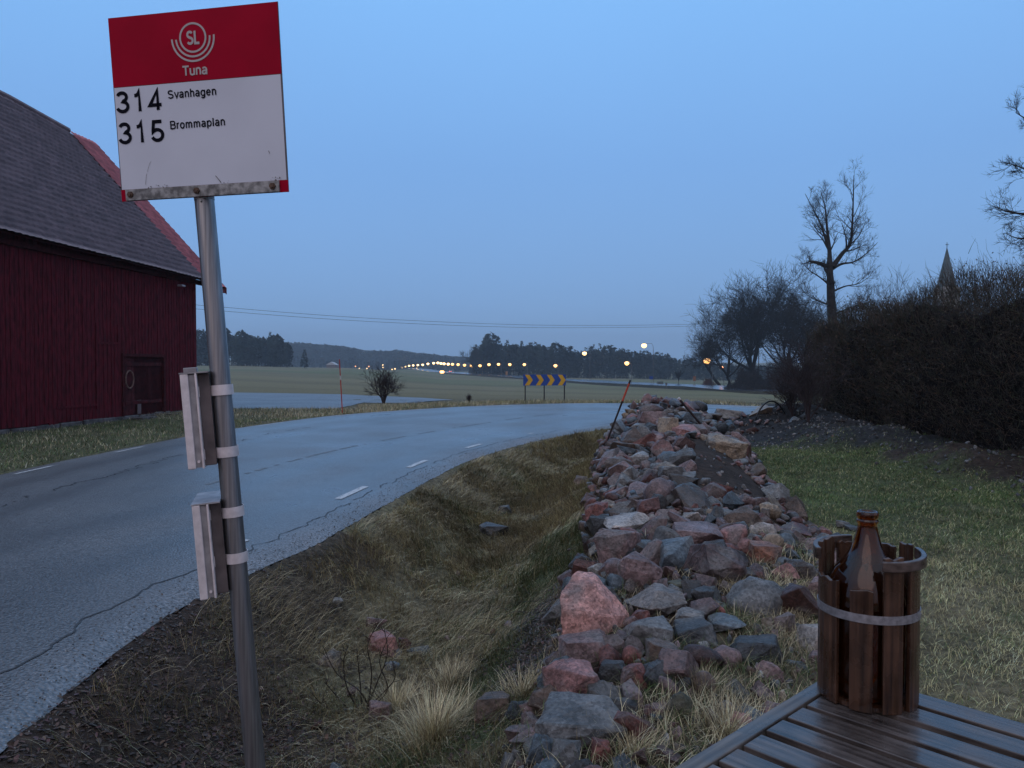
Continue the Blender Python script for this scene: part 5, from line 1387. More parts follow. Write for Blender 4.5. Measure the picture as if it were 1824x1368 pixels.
litter(5200, keep_edge, -2.7, 2, 2.6, 17, 'edge_litter', 'scraps of leaf and bark scattered on the asphalt edge', .005, .016)
# sticks
m_twig = M('dark_wet_twigs', (.035, .024, .018), .6, .4, 20)
m_straw = M('single_straw_stalks', (.30, .24, .14), .6, .3, 20)
x = MB()
for _ in range(170):
    a, b = rr.uniform(-2.3, .3), rr.uniform(2.4, 6.5)
    if seg_dist(np.array([a]), np.array([b]), inner)[1][0] < 0: continue
    L_ = rr.uniform(.08, .35); h = rr.uniform(0, 6.28); pts = []; z0 = gz(a, b) + .02
    for k in range(4):
        pts.append((a + math.cos(h) * L_ * k / 3, b + math.sin(h) * L_ * k / 3, z0 + rr.uniform(0, .04))); h += rr.uniform(-.3, .3)
    x.tube(pts, [.003, .0028, .002, .001], 4, cap=False)
tag(x.build('fallen_twigs', m_twig, normals=False), 'thin dark twigs lying over the near verge', 'twigs', kind='stuff')
# ------------------------------------------------------------ bare trees and shrubs
def seg_mesh(name, segs, mat, parent=None, n=3, origin=None, col=None):
    A = np.array([s[0] for s in segs], float); B = np.array([s[1] for s in segs], float); r0 = np.array([s[2] for s in segs]); r1 = np.array([s[3] for s in segs])
    t = B - A; t /= np.linalg.norm(t, axis=1)[:, None] + 1e-9
    ref = np.where(np.abs(t[:, 2:3]) < .9, [[0, 0, 1.]], [[1., 0, 0]]); a = np.cross(t, ref); a /= np.linalg.norm(a, axis=1)[:, None]; b = np.cross(t, a)
    V = []
    for k in range(n):
        th = 2 * math.pi * k / n; d = math.cos(th) * a + math.sin(th) * b; V += [A + d * r0[:, None], B + d * r1[:, None]]
    V = np.stack(V, 1); base = (np.arange(len(A)) * 2 * n)[:, None, None]
    q = np.array([[2 * k, 2 * ((k + 1) % n), 2 * ((k + 1) % n) + 1, 2 * k + 1] for k in range(n)])[None]
    V = V.reshape(-1, 3)
    if parent is not None: V = V - np.array(parent.location)
    elif origin is not None: V = V - np.array(origin)
    me = raw_mesh(name, V, (base + q).reshape(-1, 4), None if col is None else np.repeat(col, 2 * n, 0), smooth=n > 4)
    return link(name, me, mat, parent, None if origin is None else tuple(origin))
def grow(out, p, d, L, r, lev, rg, spread=.8, up=.12, kids=(3, 4, 4, 4, 3), rmin=.01, wob=.15, shrink=.70, nseg=4):
    p = np.array(p, float); d = np.array(d, float); n = nseg if lev > 0 else 3
    nk = kids[min(lev, len(kids) - 1)] if lev > 0 else 0
    pts = [p]; rad = [r]
    for i in range(n):
        d = d + np.array([rg.gauss(0, wob), rg.gauss(0, wob), rg.gauss(0, wob) + up]); d /= np.linalg.norm(d)
        q = p + d * L / n; r2 = max(r * (1 - .68 * (i + 1) / n), rmin * .5)
        out.append((p, q, rad[-1], r2, lev)); p = q; pts.append(p); rad.append(r2)
    if lev <= 0: return
    for k in range(nk):
        f = rg.uniform(.28, 1.0) * n; i = min(int(f), n - 1); t = f - i
        q = pts[i] + (pts[i + 1] - pts[i]) * t; rr_ = rad[i] * (1 - t) + rad[i + 1] * t
        ax = pts[i + 1] - pts[i]; ax /= np.linalg.norm(ax)
        side = np.array([rg.gauss(0, 1), rg.gauss(0, 1), rg.gauss(0, .7)]); side -= ax * (side @ ax); side /= np.linalg.norm(side) + 1e-9
        a = rg.uniform(.55, 1.15) * spread
        grow(out, q, ax * math.cos(a) + side * math.sin(a), L * shrink * rg.uniform(.7, 1.15), max(rr_ * .62, rmin), lev - 1, rg, spread, up, kids, rmin, wob, shrink, nseg)
m_bark = M('dark_bark', (.028, .024, .021), .9, .4, 3, bump=.02, spec=.2)
m_barkf = M('far_dark_bark', (.022, .020, .018), .9, .3, 1, spec=.1)
def finish_tree(name, segs, base, label, group=None, lev_trunk=3, mat=m_bark, cat='tree', rcut=None):
    t = empty(name, tuple(base), label, cat, group)
    top = max(s[4] for s in segs); cut = rcut if rcut else top - 1
    tr = [s for s in segs if s[4] >= cut]; cr = [s for s in segs if s[4] < cut]
    seg_mesh('trunk', tr, mat, t, 8); 
    if cr: seg_mesh('crown', cr, mat, t, 3)
    return t
def bare_tree(px, pyb, pytop, d, seed, label, levels=5, r=.35, lean=(0, 0), spread=.8, kids=(4, 4, 4, 5, 5), trunk=.35, group=None, rmin=.012, limbs=6, name='bare_tree', up=.06, zbase=None, width=1.0):
    rg = random.Random(seed); p = P(px, pyb, d); b = np.array([p[0], d, gz(p[0], d) if zbase is None else zbase])
    H = P(px, pytop, d)[2] - b[2]; segs = []
    top = b + [lean[0] * H, lean[1] * H, H * trunk]
    # trunk
    n = 5; pts = [b - [0, 0, .2]] + [b + (top - b) * (k / n) + [rg.gauss(0, .012) * H, rg.gauss(0, .012) * H, 0] for k in range(1, n + 1)]
    for k in range(n): segs.append((pts[k], pts[k + 1], r * (1.25 if k == 0 else 1 - .35 * k / n), r * (1 - .35 * (k + 1) / n), levels))
    for k in range(limbs):
        a = 2 * math.pi * k / limbs + rg.uniform(-.4, .4); f = rg.uniform(.5, 1.0) if k > 1 else 1.0
        tilt = rg.uniform(.25, .95) * width if k > 1 else rg.uniform(.05, .3)
        d_ = np.array([math.cos(a) * math.sin(tilt), math.sin(a) * math.sin(tilt), math.cos(tilt)])
        grow(segs, pts[-1] + (pts[-2] - pts[-1]) * (1 - f) * 2, d_, H * (1 - trunk) * rg.uniform(.5, .72), r * .5, levels - 1, rg, spread, up, kids, rmin)
    # fit the overall height
    mz = max(s[1][2] for s in segs); k_ = H / (mz - b[2])
    segs = [(b + (s[0] - b) * k_, b + (s[1] - b) * k_, s[2], s[3], s[4]) for s in segs]
    return finish_tree(name, segs, b, label, group, mat=m_barkf if d > 100 else m_bark)
G_T = 'bare trees beyond the highway'
bare_tree(1338, 697, 456, 195, 3, 'tallest broad bare tree beyond the highway, left of the oak, with a rounded crown', 5, .8, (.0, 0), .8, (4, 5, 5, 5, 5), .24, G_T, .040, 9, width=1.0)
bare_tree(1396, 697, 458, 205, 8, 'bare tree with upright tops between the rounded tree and the tall oak', 5, .65, (.02, 0), .72, (4, 4, 5, 5, 5), .26, G_T, .040, 8, width=.75)
bare_tree(1300, 697, 520, 190, 12, 'bare tree on the left shoulder of the broad crowned tree', 5, .4, (-.03, 0), .85, (4, 5, 5, 5, 5), .22, G_T, .022, 8, width=1.15)
bare_tree(1284, 697, 592, 240, 14, 'low dense bare tree leaning left behind the nearest lit street lamp', 5, .55, (-.28, 0), .85, (4, 4, 4, 5, 5), .42, G_T, .04, 6, width=1.2)
bare_tree(1436, 697, 492, 180, 17, 'bare tree half hidden behind the far end of the hedge', 5, .5, (.0, 0), .8, (4, 5, 5, 5, 5), .25, G_T, .04, 8, width=1.2)
bare_tree(1209, 688, 655, 262, 19, 'small thin bare tree standing alone in the field by the side lane', 4, .14, (0, 0), .6, (4, 4, 5, 5), .35, None, .03, 5)
G_B = 'bare trees behind the hedge'
bare_tree(1625, 690, 468, 85, 23, 'round topped bare tree behind the hedge just left of the church spire', 5, .3, (0, 0), .7, (4, 4, 4, 5, 5), .25, G_B, .014, 7, width=.9)
bare_tree(1560, 690, 500, 90, 24, 'low bare tree behind the hedge between the oak and the round topped tree', 5, .28, (0, 0), .7, (4, 4, 4, 5, 5), .25, G_B, .014, 7)
bare_tree(1742, 690, 482, 70, 27, 'bare tree behind the hedge right of the church spire', 5, .25, (0, 0), .7, (4, 4, 4, 5, 5), .25, G_B, .012, 7)
bare_tree(1812, 690, 468, 62, 29, 'bare bushy tree behind the hedge at the right edge', 5, .25, (0, 0), .7, (4, 4, 4, 5, 5), .25, G_B, .012, 7)
# the pollarded oak with its two upright leaders
def oak():
    d = 90; rg = random.Random(5); segs = []
    def limb(pts, r0, r1, depth=0, kids=10, lev=3, kl=2.6, dd=0):
        Q = [P(a, b, d + dd + depth * i / max(1, len(pts) - 1)) for i, (a, b) in enumerate(pts)]
        Q = catmull(np.array(Q), 4); n = len(Q) - 1
        rf_ = lambda q: r0 + (r1 * .6 - r0) * (q / n) ** (.6 if r1 < .1 else 1)
        for i in range(n): segs.append((Q[i], Q[i + 1], rf_(i), rf_(i + 1), 5))
        for k in range(int(kids * 1.05)):
            f = rg.uniform(.22, 1) * n; i = min(int(f), n - 1); q = Q[i]; ax = Q[i + 1] - Q[i]; ax /= np.linalg.norm(ax)
            side = np.array([rg.gauss(0, 1), rg.gauss(0, 1), rg.gauss(0, .6)]); side -= ax * (side @ ax); side /= np.linalg.norm(side); a = rg.uniform(.5, 1.1)
            rr_ = (r0 + (r1 - r0) * f / n)
            grow(segs, q, ax * math.cos(a) + side * math.sin(a), kl * rg.uniform(.5, 1.15) * (1.15 - .5 * f / n), max(rr_ * .45, .03), lev, rg, .8, .10, (3, 4, 4, 4), .010, .13, .66)
    b = P(1492, 690, d); 
    limb([(1492, 712), (1488, 640), (1482, 560), (1479, 505), (1478, 468)], .78, .50, 0, 5, 3, 2.0)
    limb([(1478, 470), (1477, 440), (1473, 405), (1470, 372), (1462, 340)], .36, .05, 1.5, 14, 3, 3.0)
    limb([(1474, 440), (1462, 400), (1448, 372), (1434, 345)], .17, .04, -1, 9, 3, 2.4)
    limb([(1484, 474), (1500, 452), (1514, 435), (1518, 400), (1520, 350), (1521, 312)], .36, .05, -1.5, 16, 3, 2.8)
    limb([(1514, 436), (1530, 420), (1542, 395)], .13, .04, 1, 5, 3, 2.0)
    limb([(1484, 478), (1500, 470), (1522, 466), (1545, 450), (1563, 432)], .22, .04, 2, 10, 3, 2.2)
    limb([(1472, 474), (1456, 468), (1441, 465)], .28, .20, -1, 4, 2, 1.5)
    limb([(1482, 520), (1505, 510), (1530, 505), (1552, 490)], .16, .03, 2, 9, 3, 2.2)
    limb([(1480, 510), (1462, 495), (1440, 480), (1424, 462)], .16, .03, 3, 10, 3, 2.4)
    limb([(1484, 545), (1455, 535), (1430, 520)], .16, .03, -2, 9, 3, 2.4)
    limb([(1486, 560), (1515, 548), (1545, 540)], .15, .03, -2, 8, 3, 2.2)
    limb([(1488, 600), (1460, 580), (1435, 570)], .15, .03, 2, 8, 3, 2.2)
    b = np.array([P(1492, 690, d)[0], d, gz(P(1492, 690, d)[0], d)])
    t = empty('oak_tree', tuple(b), 'tall cropped bare oak with two upright leaders and a stub branch rising above the hedge', 'tree')
    seg_mesh('trunk', [s for s in segs if s[4] == 5], m_bark, t, 9); seg_mesh('crown', [s for s in segs if s[4] < 5], m_bark, t, 3)
oak()
# near tree whose branches reach in from the right
def edge_tree():
    d = 15.5; rg = random.Random(9); segs = []; bx = P(1955, 690, d)[0]
    b = np.array([bx, d, 0.]); top = b + [-.1, 0, 4.2]
    for k in range(6):
        p, q = b + (top - b) * k / 6, b + (top - b) * (k + 1) / 6; segs.append((p, q, .17 - .012 * k, .158 - .012 * k, 5))
    def limb(pts, r0, r1, dep, kids, kl):
        Q = catmull(np.array([top] + [P(a, c, d + dep * (i + 1) / len(pts)) for i, (a, c) in enumerate(pts)]), 4); n = len(Q) - 1
        for i in range(n): segs.append((Q[i], Q[i + 1], r0 + (r1 - r0) * i / n, r0 + (r1 - r0) * (i + 1) / n, 5 if r0 > .03 and i < n / 2 else 4))
        for k in range(kids):
            f = rg.uniform(.35, 1) * n; i = min(int(f), n - 1); ax = Q[i + 1] - Q[i]; ax /= np.linalg.norm(ax)
            side = np.array([rg.gauss(0, 1), rg.gauss(0, .8), rg.gauss(0, 1)]); side -= ax * (side @ ax); side /= np.linalg.norm(side); a = rg.uniform(.4, .9)
            grow(segs, Q[i], ax * math.cos(a) + side * math.sin(a), kl * rg.uniform(.5, 1.1), .008, 2, rg, .75, .06, (4, 5), .0034, .15, .66)
    limb([(1880, 360), (1838, 380), (1800, 378), (1766, 366)], .06, .006, .5, 12, .42)
    limb([(1890, 400), (1850, 420), (1815, 425), (1790, 415)], .05, .006, -.3, 9, .34)
    limb([(1890, 330), (1850, 320), (1822, 300), (1785, 288)], .05, .005, .2, 12, .36)
    limb([(1900, 280), (1862, 250), (1830, 215), (1808, 200)], .05, .005, .6, 10, .34)
    limb([(1905, 250), (1880, 190), (1850, 130)], .05, .006, -.4, 12, .5)
    limb([(1870, 440), (1840, 436), (1812, 440)], .03, .004, .3, 8, .26)
    limb([(1960, 200), (1980, 100), (1990, 0)], .07, .01, .2, 14, .8)
    limb([(2010, 330), (2060, 260), (2100, 190)], .06, .01, .5, 14, .8)
    limb([(2010, 400), (2080, 390), (2130, 340)], .05, .01, -.5, 12, .7)
    t = empty('bare_tree', tuple(b), 'near bare tree whose fine branches reach in at the upper right edge', 'tree')
    seg_mesh('trunk', [s for s in segs if s[4] == 5], m_bark, t, 8); seg_mesh('crown', [s for s in segs if s[4] < 5], m_bark, t, 3)
edge_tree()
def shrub(px, pyb, pytop, wpx, seed, label, name='bare_bush', stems=9, lev=3, mat=None, rmin=.006, r0=.035, d=None, kids=(4, 5, 5), up=.05, cat='bush'):
    rg = random.Random(seed); b = hit(px, pyb) if d is None else P(px, pyb, d); dd = b[1]
    if d is not None: b[2] = gz(b[0], b[1])
    H = P(px, pytop, dd)[2] - b[2]; wr = wpx / 2 * dd / F; segs = []
    for k in range(stems):
        a = rg.uniform(0, 6.28); tl = rg.uniform(.05, 1) * math.atan2(wr * .8, H * .7)
        dv = np.array([math.cos(a) * math.sin(tl), math.sin(a) * math.sin(tl), math.cos(tl)])
        grow(segs, b + [rg.gauss(0, .03) * wr, rg.gauss(0, .03) * wr, -.03], dv, H * rg.uniform(.55, .8), r0, lev, rg, .75, up, kids, rmin, .14, .66)
    mz = max(s[1][2] for s in segs); k_ = H / (mz - b[2]); segs = [(b + (s[0] - b) * k_, b + (s[1] - b) * k_, s[2], s[3], s[4]) for s in segs]
    t = empty(name, tuple(b), label, cat); 
    seg_mesh('stem', [s for s in segs if s[4] == lev], mat or m_bark, t, 6); seg_mesh('twigs', [s for s in segs if s[4] < lev], mat or m_bark, t, 3)
    return t
m_pbark = M('purplish_brown_twigs', (.040, .028, .030), .85, .3, 4)
shrub(684, 719, 646, 78, 4, 'round bare bush standing alone on the grassy island between the road and the side road', stems=11, lev=3, rmin=.006, r0=.032, mat=m_pbark, kids=(4, 5, 5))
shrub(836, 716, 700, 14, 6, 'tiny brown bush on the far verge between the bare bush and the curve board', stems=8, lev=2, rmin=.008, mat=m_pbark)
shrub(1262, 690, 672, 60, 36, 'reddish brown scrub patch by the side lane under the nearest lit lamp', d=235, stems=60, lev=2, rmin=.05, r0=.06, mat=M('rusty_scrub', (.10, .045, .03), .9, .3, 1), kids=(4, 5), name='scrub')
G_H = 'loose bare bushes at the far end of the hedge'
for (px, pyb, pyt, wp, sd_, lab) in ((1412, 747, 612, 60, 71, 'tallest loose bare bush growing out of the far end of the hedge'), (1440, 752, 582, 70, 73, 'bushy bare shrub pressed against the hedge just before its far end')):
    t_ = shrub(px, pyb, pyt, wp, sd_, lab, stems=9, lev=3, rmin=.0045, r0=.018, mat=m_pbark, kids=(4, 4, 5)); t_['group'] = G_H
# stems in the ditch grass near the pole
def stems():
    b = hit(655, 1262); d = b[1]; rg = random.Random(3); segs = []
    for pts in ([(652, 1265), (672, 1215), (690, 1165), (684, 1118)], [(640, 1268), (618, 1225), (612, 1180), (620, 1150)], [(655, 1262), (662, 1200), (655, 1150), (672, 1112)], [(660, 1264), (640, 1230), (600, 1200), (575, 1150)], [(650, 1268), (690, 1230), (676, 1180), (690, 1140)],
                [(632, 1275), (600, 1240), (578, 1215)], [(640, 1270), (585, 1262), (560, 1240)], [(655, 1260), (700, 1215), (702, 1190)], [(645, 1262), (640, 1200), (636, 1165)]):
        Q = catmull(np.array([P(a, c, d - .10 * i + rg.uniform(-.05, .05)) for i, (a, c) in enumerate(pts)]), 4); n = len(Q) - 1; Q[0][2] -= .03
        for i in range(n): segs.append((Q[i], Q[i + 1], .0055 - .0035 * i / n, .0055 - .0035 * (i + 1) / n, 3))
        for k in range(5):
            i = rg.randrange(n // 2, n); ax = Q[i + 1] - Q[i]; ax /= np.linalg.norm(ax); s_ = np.array([rg.gauss(0, 1), rg.gauss(0, 1), rg.gauss(0, .5)]); s_ /= np.linalg.norm(s_)
            grow(segs, Q[i], ax * .8 + s_ * .55, .10, .0024, 1, rg, .7, .08, (3,), .0011, .2, .6)
    t = empty('woody_stems', tuple(b), 'clump of dark bare woody stems in the ditch grass beside the bus stop pole', 'plant')
    seg_mesh('stem', segs, m_twig, t, 5)
stems()
# straw tussocks close to the camera
def tussock(px, py, n, Lm, spr, label, cols=CST):
    b = hit(px, py); a = npr.uniform(0, 6.28, n); rr_ = np.abs(npr.normal(0, spr, n)); x = b[0] + np.cos(a) * rr_; y = b[1] + np.sin(a) * rr_; z = ground(x, y, False)
    c = cols[npr.integers(0, len(cols), n)] * npr.uniform(.8, 1.5, n)[:, None]
    o = blades('grass_tussock', x, y, z, npr.uniform(.5, 1.1, n) * Lm, npr.uniform(.0022, .0036, n), np.clip(npr.normal(1.0, .3, n), .3, 1.7), a + npr.normal(0, .7, n), np.clip(c, 0, .8), label, m_grass, 'grass tussock', K=6)
    return o
tussock(772, 1322, 900, .30, .09, 'pale straw tussock at the bottom between the pole and the rock heap')
tussock(705, 1262, 320, .22, .08, 'straw tussock over the mauve rock by the dark stems')
tussock(800, 1225, 420, .22, .09, 'straw tussock on the gravelly slope edge above the pale one')
tussock(1255, 1230, 200, .14, .06, 'straw tussock around the brown rock by the table')
tussock(1300, 1310, 420, .16, .12, 'dry grass tussock at the left edge of the table')
tussock(1130, 1345, 300, .14, .10, 'dry grass tussock at the bottom edge right of the near rocks')
tussock(930, 1240, 260, .18, .09, 'straw tussock left of the large dusky pink block')

# ------------------------------------------------------------ hedge
def hedge():
    rg = np.random.default_rng(8); N = 60000
    Y = rg.uniform(3, 24.2, N); cx = np.interp(Y, [3, 11.6, 24.2], [8.7, 8.9, 9.9]); hw = .95
    Hh = 3.15 + .35 * fbm(Y, Y * 0 + 3, 1.1, 3, 5) * 2 + .12 * rg.random(N)
    Hh = Hh * (1 - .14 * sstep(20, 24.2, Y)) * (1 + .22 * fbm(Y, Y * 0 + 9, 2.4, 2, 15))
    u = rg.beta(.6, 1.1, N); side = rg.uniform(-1, 1, N); side = np.sign(side) * np.abs(side) ** .45
    Z = Hh * rg.random(N) ** .75 * np.where(rg.random(N) < .05, rg.uniform(1, 1.14, N), 1); w = hw * (1 - .35 * sstep(21.5, 24.2, Y)) * (1.05 - .30 * (Z / Hh) ** 2) * (1 + .55 * fbm(Y, Z, .9, 3, 6))
    X = cx + side * w
    dirs = np.stack([side * .5 + rg.normal(0, .55, N), rg.normal(0, .5, N), .6 + rg.normal(0, .55, N)], -1); dirs /= np.linalg.norm(dirs, axis=1)[:, None]
    top = Z > Hh * .82; dirs[top, 2] += 1.0; dirs /= np.linalg.norm(dirs, axis=1)[:, None]
    L = rg.uniform(.08, .34, N) * np.where(top, 1.35, 1)
    A = np.stack([X, Y, Z], -1); mid = A + dirs * L[:, None] * .5; d2 = dirs + rg.normal(0, .35, (N, 3)); d2[:, 2] += .2; d2 /= np.linalg.norm(d2, axis=1)[:, None]; B = mid + d2 * L[:, None] * .5
    r = rg.uniform(.002, .0048, N) * np.clip(Y / 14, 1, 1.6)
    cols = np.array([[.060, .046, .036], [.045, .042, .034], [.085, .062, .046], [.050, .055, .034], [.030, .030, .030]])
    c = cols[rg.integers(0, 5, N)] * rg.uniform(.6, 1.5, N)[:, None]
    segs = [(A[i], mid[i], r[i], r[i] * .8) for i in range(N)] + [(mid[i], B[i], r[i] * .8, r[i] * .4) for i in range(N)]
    h = empty('hedge', (9.2, 13.6, 0), 'long high dark leafless hedge along the right side of the lawn', 'hedge')
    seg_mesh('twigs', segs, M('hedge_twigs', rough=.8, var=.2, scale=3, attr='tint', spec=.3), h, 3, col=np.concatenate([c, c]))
    # clinging leaves
    n = 52000; i = rg.integers(0, N, n); C_ = A[i] + (B[i] - A[i]) * rg.random(n)[:, None] + rg.normal(0, .03, (n, 3))
    s = rg.uniform(.010, .024, n) * np.clip(C_[:, 1] / 14, 1, 1.5); a_ = rg.normal(0, 1, (n, 3)); a_ /= np.linalg.norm(a_, axis=1)[:, None]; b_ = np.cross(a_, rg.normal(0, 1, (n, 3))); b_ /= np.linalg.norm(b_, axis=1)[:, None]
    V = np.stack([C_ - a_ * s[:, None], C_ - b_ * s[:, None] * .5, C_ + a_ * s[:, None], C_ + b_ * s[:, None] * .5], 1).reshape(-1, 3)
    lc = np.array([[.06, .032, .018], [.04, .03, .018], [.03, .035, .015], [.08, .045, .025]])
    link('leaves', raw_mesh('leaves', V - np.array(h.location), np.arange(n * 4).reshape(-1, 4), np.repeat(lc[rg.integers(0, 4, n)] * rg.uniform(.5, 1.4, n)[:, None], 4, 0)), m_leaf, h)
    # the dense inner growth that stops the light
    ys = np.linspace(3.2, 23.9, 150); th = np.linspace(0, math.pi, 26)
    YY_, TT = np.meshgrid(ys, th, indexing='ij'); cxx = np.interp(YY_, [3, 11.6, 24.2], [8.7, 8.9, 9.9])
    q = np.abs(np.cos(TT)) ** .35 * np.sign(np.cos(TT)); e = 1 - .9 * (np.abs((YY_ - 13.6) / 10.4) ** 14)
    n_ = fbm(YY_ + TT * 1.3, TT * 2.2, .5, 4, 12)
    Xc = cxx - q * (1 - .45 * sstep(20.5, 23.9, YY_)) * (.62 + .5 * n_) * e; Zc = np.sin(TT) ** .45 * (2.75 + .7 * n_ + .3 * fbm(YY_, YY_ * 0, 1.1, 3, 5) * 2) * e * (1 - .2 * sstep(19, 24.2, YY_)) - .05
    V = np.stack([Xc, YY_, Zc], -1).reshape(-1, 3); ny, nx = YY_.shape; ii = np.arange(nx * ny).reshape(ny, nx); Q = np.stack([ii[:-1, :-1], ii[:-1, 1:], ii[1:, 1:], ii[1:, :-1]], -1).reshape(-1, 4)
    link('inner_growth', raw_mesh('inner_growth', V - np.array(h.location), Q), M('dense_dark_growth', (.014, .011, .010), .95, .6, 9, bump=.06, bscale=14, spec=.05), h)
hedge()
# far scrub below the trees beyond the highway
def thicket(name, label, px0, px1, d0, d1, hpx, n, seed, col=(.03, .024, .022), r=.05):
    rg = np.random.default_rng(seed); px = rg.uniform(px0, px1, n); d = rg.uniform(d0, d1, n); x = (px - 912) / F * d; z0 = ground(x, d, False)
    h = hpx * d / F * (.55 + 1.5 * fbm(px, px * 0, 26, 3, seed) + .5 * (px - px0) / (px1 - px0)) * np.clip((px - px0) / 25, .2, 1) * rg.uniform(.7, 1.15, n); z = z0 + h * rg.random(n) ** .8
    A = np.stack([x, d, z], -1); dv = np.stack([rg.normal(0, .5, n), rg.normal(0, .5, n), .7 + rg.normal(0, .4, n)], -1); B = A + dv * (h * .22)[:, None]
    c = np.array(col) * rg.uniform(.6, 1.5, n)[:, None]
    segs = [(A[i], B[i], r, r * .4) for i in range(n)]
    o = seg_mesh(name, segs, M(name + '_twigs', rough=.9, var=.2, scale=.5, attr='tint', spec=.1), None, 3, col=c); return tag(o, label, 'thicket', kind='stuff')
thicket('thicket', 'dark leafless thicket under the trees beyond the highway', 1290, 1560, 176, 215, 48, 18000, 3)
thicket('undergrowth', 'dark undergrowth behind the hedge below the oak', 1408, 2050, 34, 90, 128, 26000, 5, r=.016)

# ------------------------------------------------------------ far woods
def tri_template(kind, seed, n=110):
    rg = np.random.default_rng(seed); T = []
    for k in range(n):
        if kind == 'spruce': t = rg.random() ** .8; R_ = .21 * (1 - t) ** .8 + .01
        else:
            t = .25 + .75 * rg.random() ** .7; s_ = (t - .25) / .75; R_ = .20 * math.sqrt(max(0, 1 - (2 * s_ - .9) ** 2 * .8)) + .015
        a = rg.uniform(0, 6.28); q = R_ * rg.uniform(.35, 1.0); c = np.array([math.cos(a) * q, math.sin(a) * q, t]); s = rg.uniform(.03, .075) * (1 if kind != 'spruce' else (1.15 - t * .7))
        out_ = np.array([math.cos(a), math.sin(a), -.35 if kind == 'spruce' else .15]); tan = np.array([-math.sin(a), math.cos(a), rg.normal(0, .4)])
        T.append([c + out_ * s * 1.3, c + tan * s - out_ * s * .4, c - tan * s + np.array([0, 0, s * rg.uniform(.3, 1.1)])])
    for k in range(3):   # trunk
        a = k * 2.1; w = .012; T.append([[math.cos(a) * w, math.sin(a) * w, -.03], [math.cos(a + 2.1) * w, math.sin(a + 2.1) * w, -.03], [0, 0, .9]])
    return np.array(T)
TP = [tri_template('spruce', 1), tri_template('pine', 2), tri_template('pine', 3), tri_template('spruce', 4), tri_template('pine', 5)]
m_for = M('dark_conifer_foliage', (.016, .024, .018), .9, .4, .05, spec=.1, detail=2)
def wood(name, label, prof, d0, d1, sp, seed, jit=.2, wide=1.0, px_over=None, hill=0):
    rg = np.random.default_rng(seed); V = []; dm = (d0 + d1) / 2
    px0, px1 = prof[0][0], prof[-1][0]; n = int((px1 - px0) / F * dm / sp * (d1 - d0) / sp)
    for k in range(n):
        px = rg.uniform(px0, px1); f = rg.random(); d = d0 + (d1 - d0) * f; x = (px - 912) / F * d; z0 = float(ground(np.array([x]), np.array([d]))[0])
        yt = np.interp(px, [p[0] for p in prof], [p[1] for p in prof]); zt = P(px, yt, d)[2]
        h = (zt - z0) * (1 - jit * abs(rg.normal(0, 1)) + jit * .9 * (rg.random() < .12) + jit * .2)
        if h < 3: continue
        T = TP[rg.integers(0, 5)]; a = rg.uniform(0, 6.28); ca, sa = math.cos(a), math.sin(a); w = h * rg.uniform(.8, 1.15) * wide
        Q = T.reshape(-1, 3); Q = np.stack([(Q[:, 0] * ca - Q[:, 1] * sa) * w + x, (Q[:, 0] * sa + Q[:, 1] * ca) * w + d, Q[:, 2] * h + z0], -1); V.append(Q)
    V = np.concatenate(V); me = raw_mesh(name, V, np.arange(len(V)).reshape(-1, 3), fcount=3); return tag(link(name, me, m_for), label, 'wood', kind='stuff')
wood('pine_wood', 'dark pine wood beyond the highway lamps in the middle distance', [(838, 640), (856, 616), (868, 606), (885, 612), (930, 617), (960, 618), (1000, 621), (1040, 625), (1080, 622), (1110, 628), (1160, 633), (1200, 637), (1240, 644), (1300, 650), (1420, 655)], 510, 590, 5.5, 1)
wood('left_wood', 'dark wood edge left of the field beyond the barn corner', [(150, 600), (300, 596), (362, 588), (378, 596), (400, 594), (418, 603), (440, 594), (450, 604), (470, 606), (490, 598), (505, 608), (516, 612)], 445, 520, 5.5, 2)
wood('distant_wood', 'hazy distant wooded ridge behind the field', [(470, 610), (540, 613), (590, 616), (620, 620), (650, 624), (680, 627), (710, 624), (740, 629), (780, 633), (830, 636), (900, 640)], 1150, 1560, 15, 3, jit=.05, wide=1.6)
wood('clearing_wood', 'thin wood edge at the foot of the distant ridge', [(500, 636), (560, 640), (640, 643), (700, 642), (760, 645), (850, 648)], 930, 1000, 9, 6, jit=.25, wide=1.3)
def conifer(px, pyb, pyt, d, T, label, wide=1.0, name='pine_tree'):
    x = (px - 912) / F * d; z0 = gz(x, d); h = P(px, pyt, d)[2] - z0; Q = TP[T][:-3].reshape(-1, 3) * [h * wide, h * wide, h]
    Q2 = np.concatenate([Q, np.stack([-Q[:, 1] * .9, Q[:, 0] * .95, Q[:, 2] * .97], -1)])
    t = empty(name, (x, d, z0), label, 'tree')
    link('crown', raw_mesh('crown', Q2, np.arange(len(Q2)).reshape(-1, 3), fcount=3), m_for, t)
    m = MB(); m.tube([(x, d, z0 - .3), (x, d, z0 + h * .9)], [h * .018, h * .004], 7); m.build('trunk', m_barkf, t)
conifer(543, 653, 622, 430, 3, 'lone dark spruce standing in front of the distant ridge', 1.25, 'spruce_tree')
conifer(868, 668, 608, 495, 1, 'tall pine at the left end of the middle wood', 1.1)
bare_tree(851, 668, 610, 500, 44, 'faint bare tree at the left end of the pine wood', 4, .25, (0, 0), .7, (4, 5, 6, 6), .35, None, .06, 6)

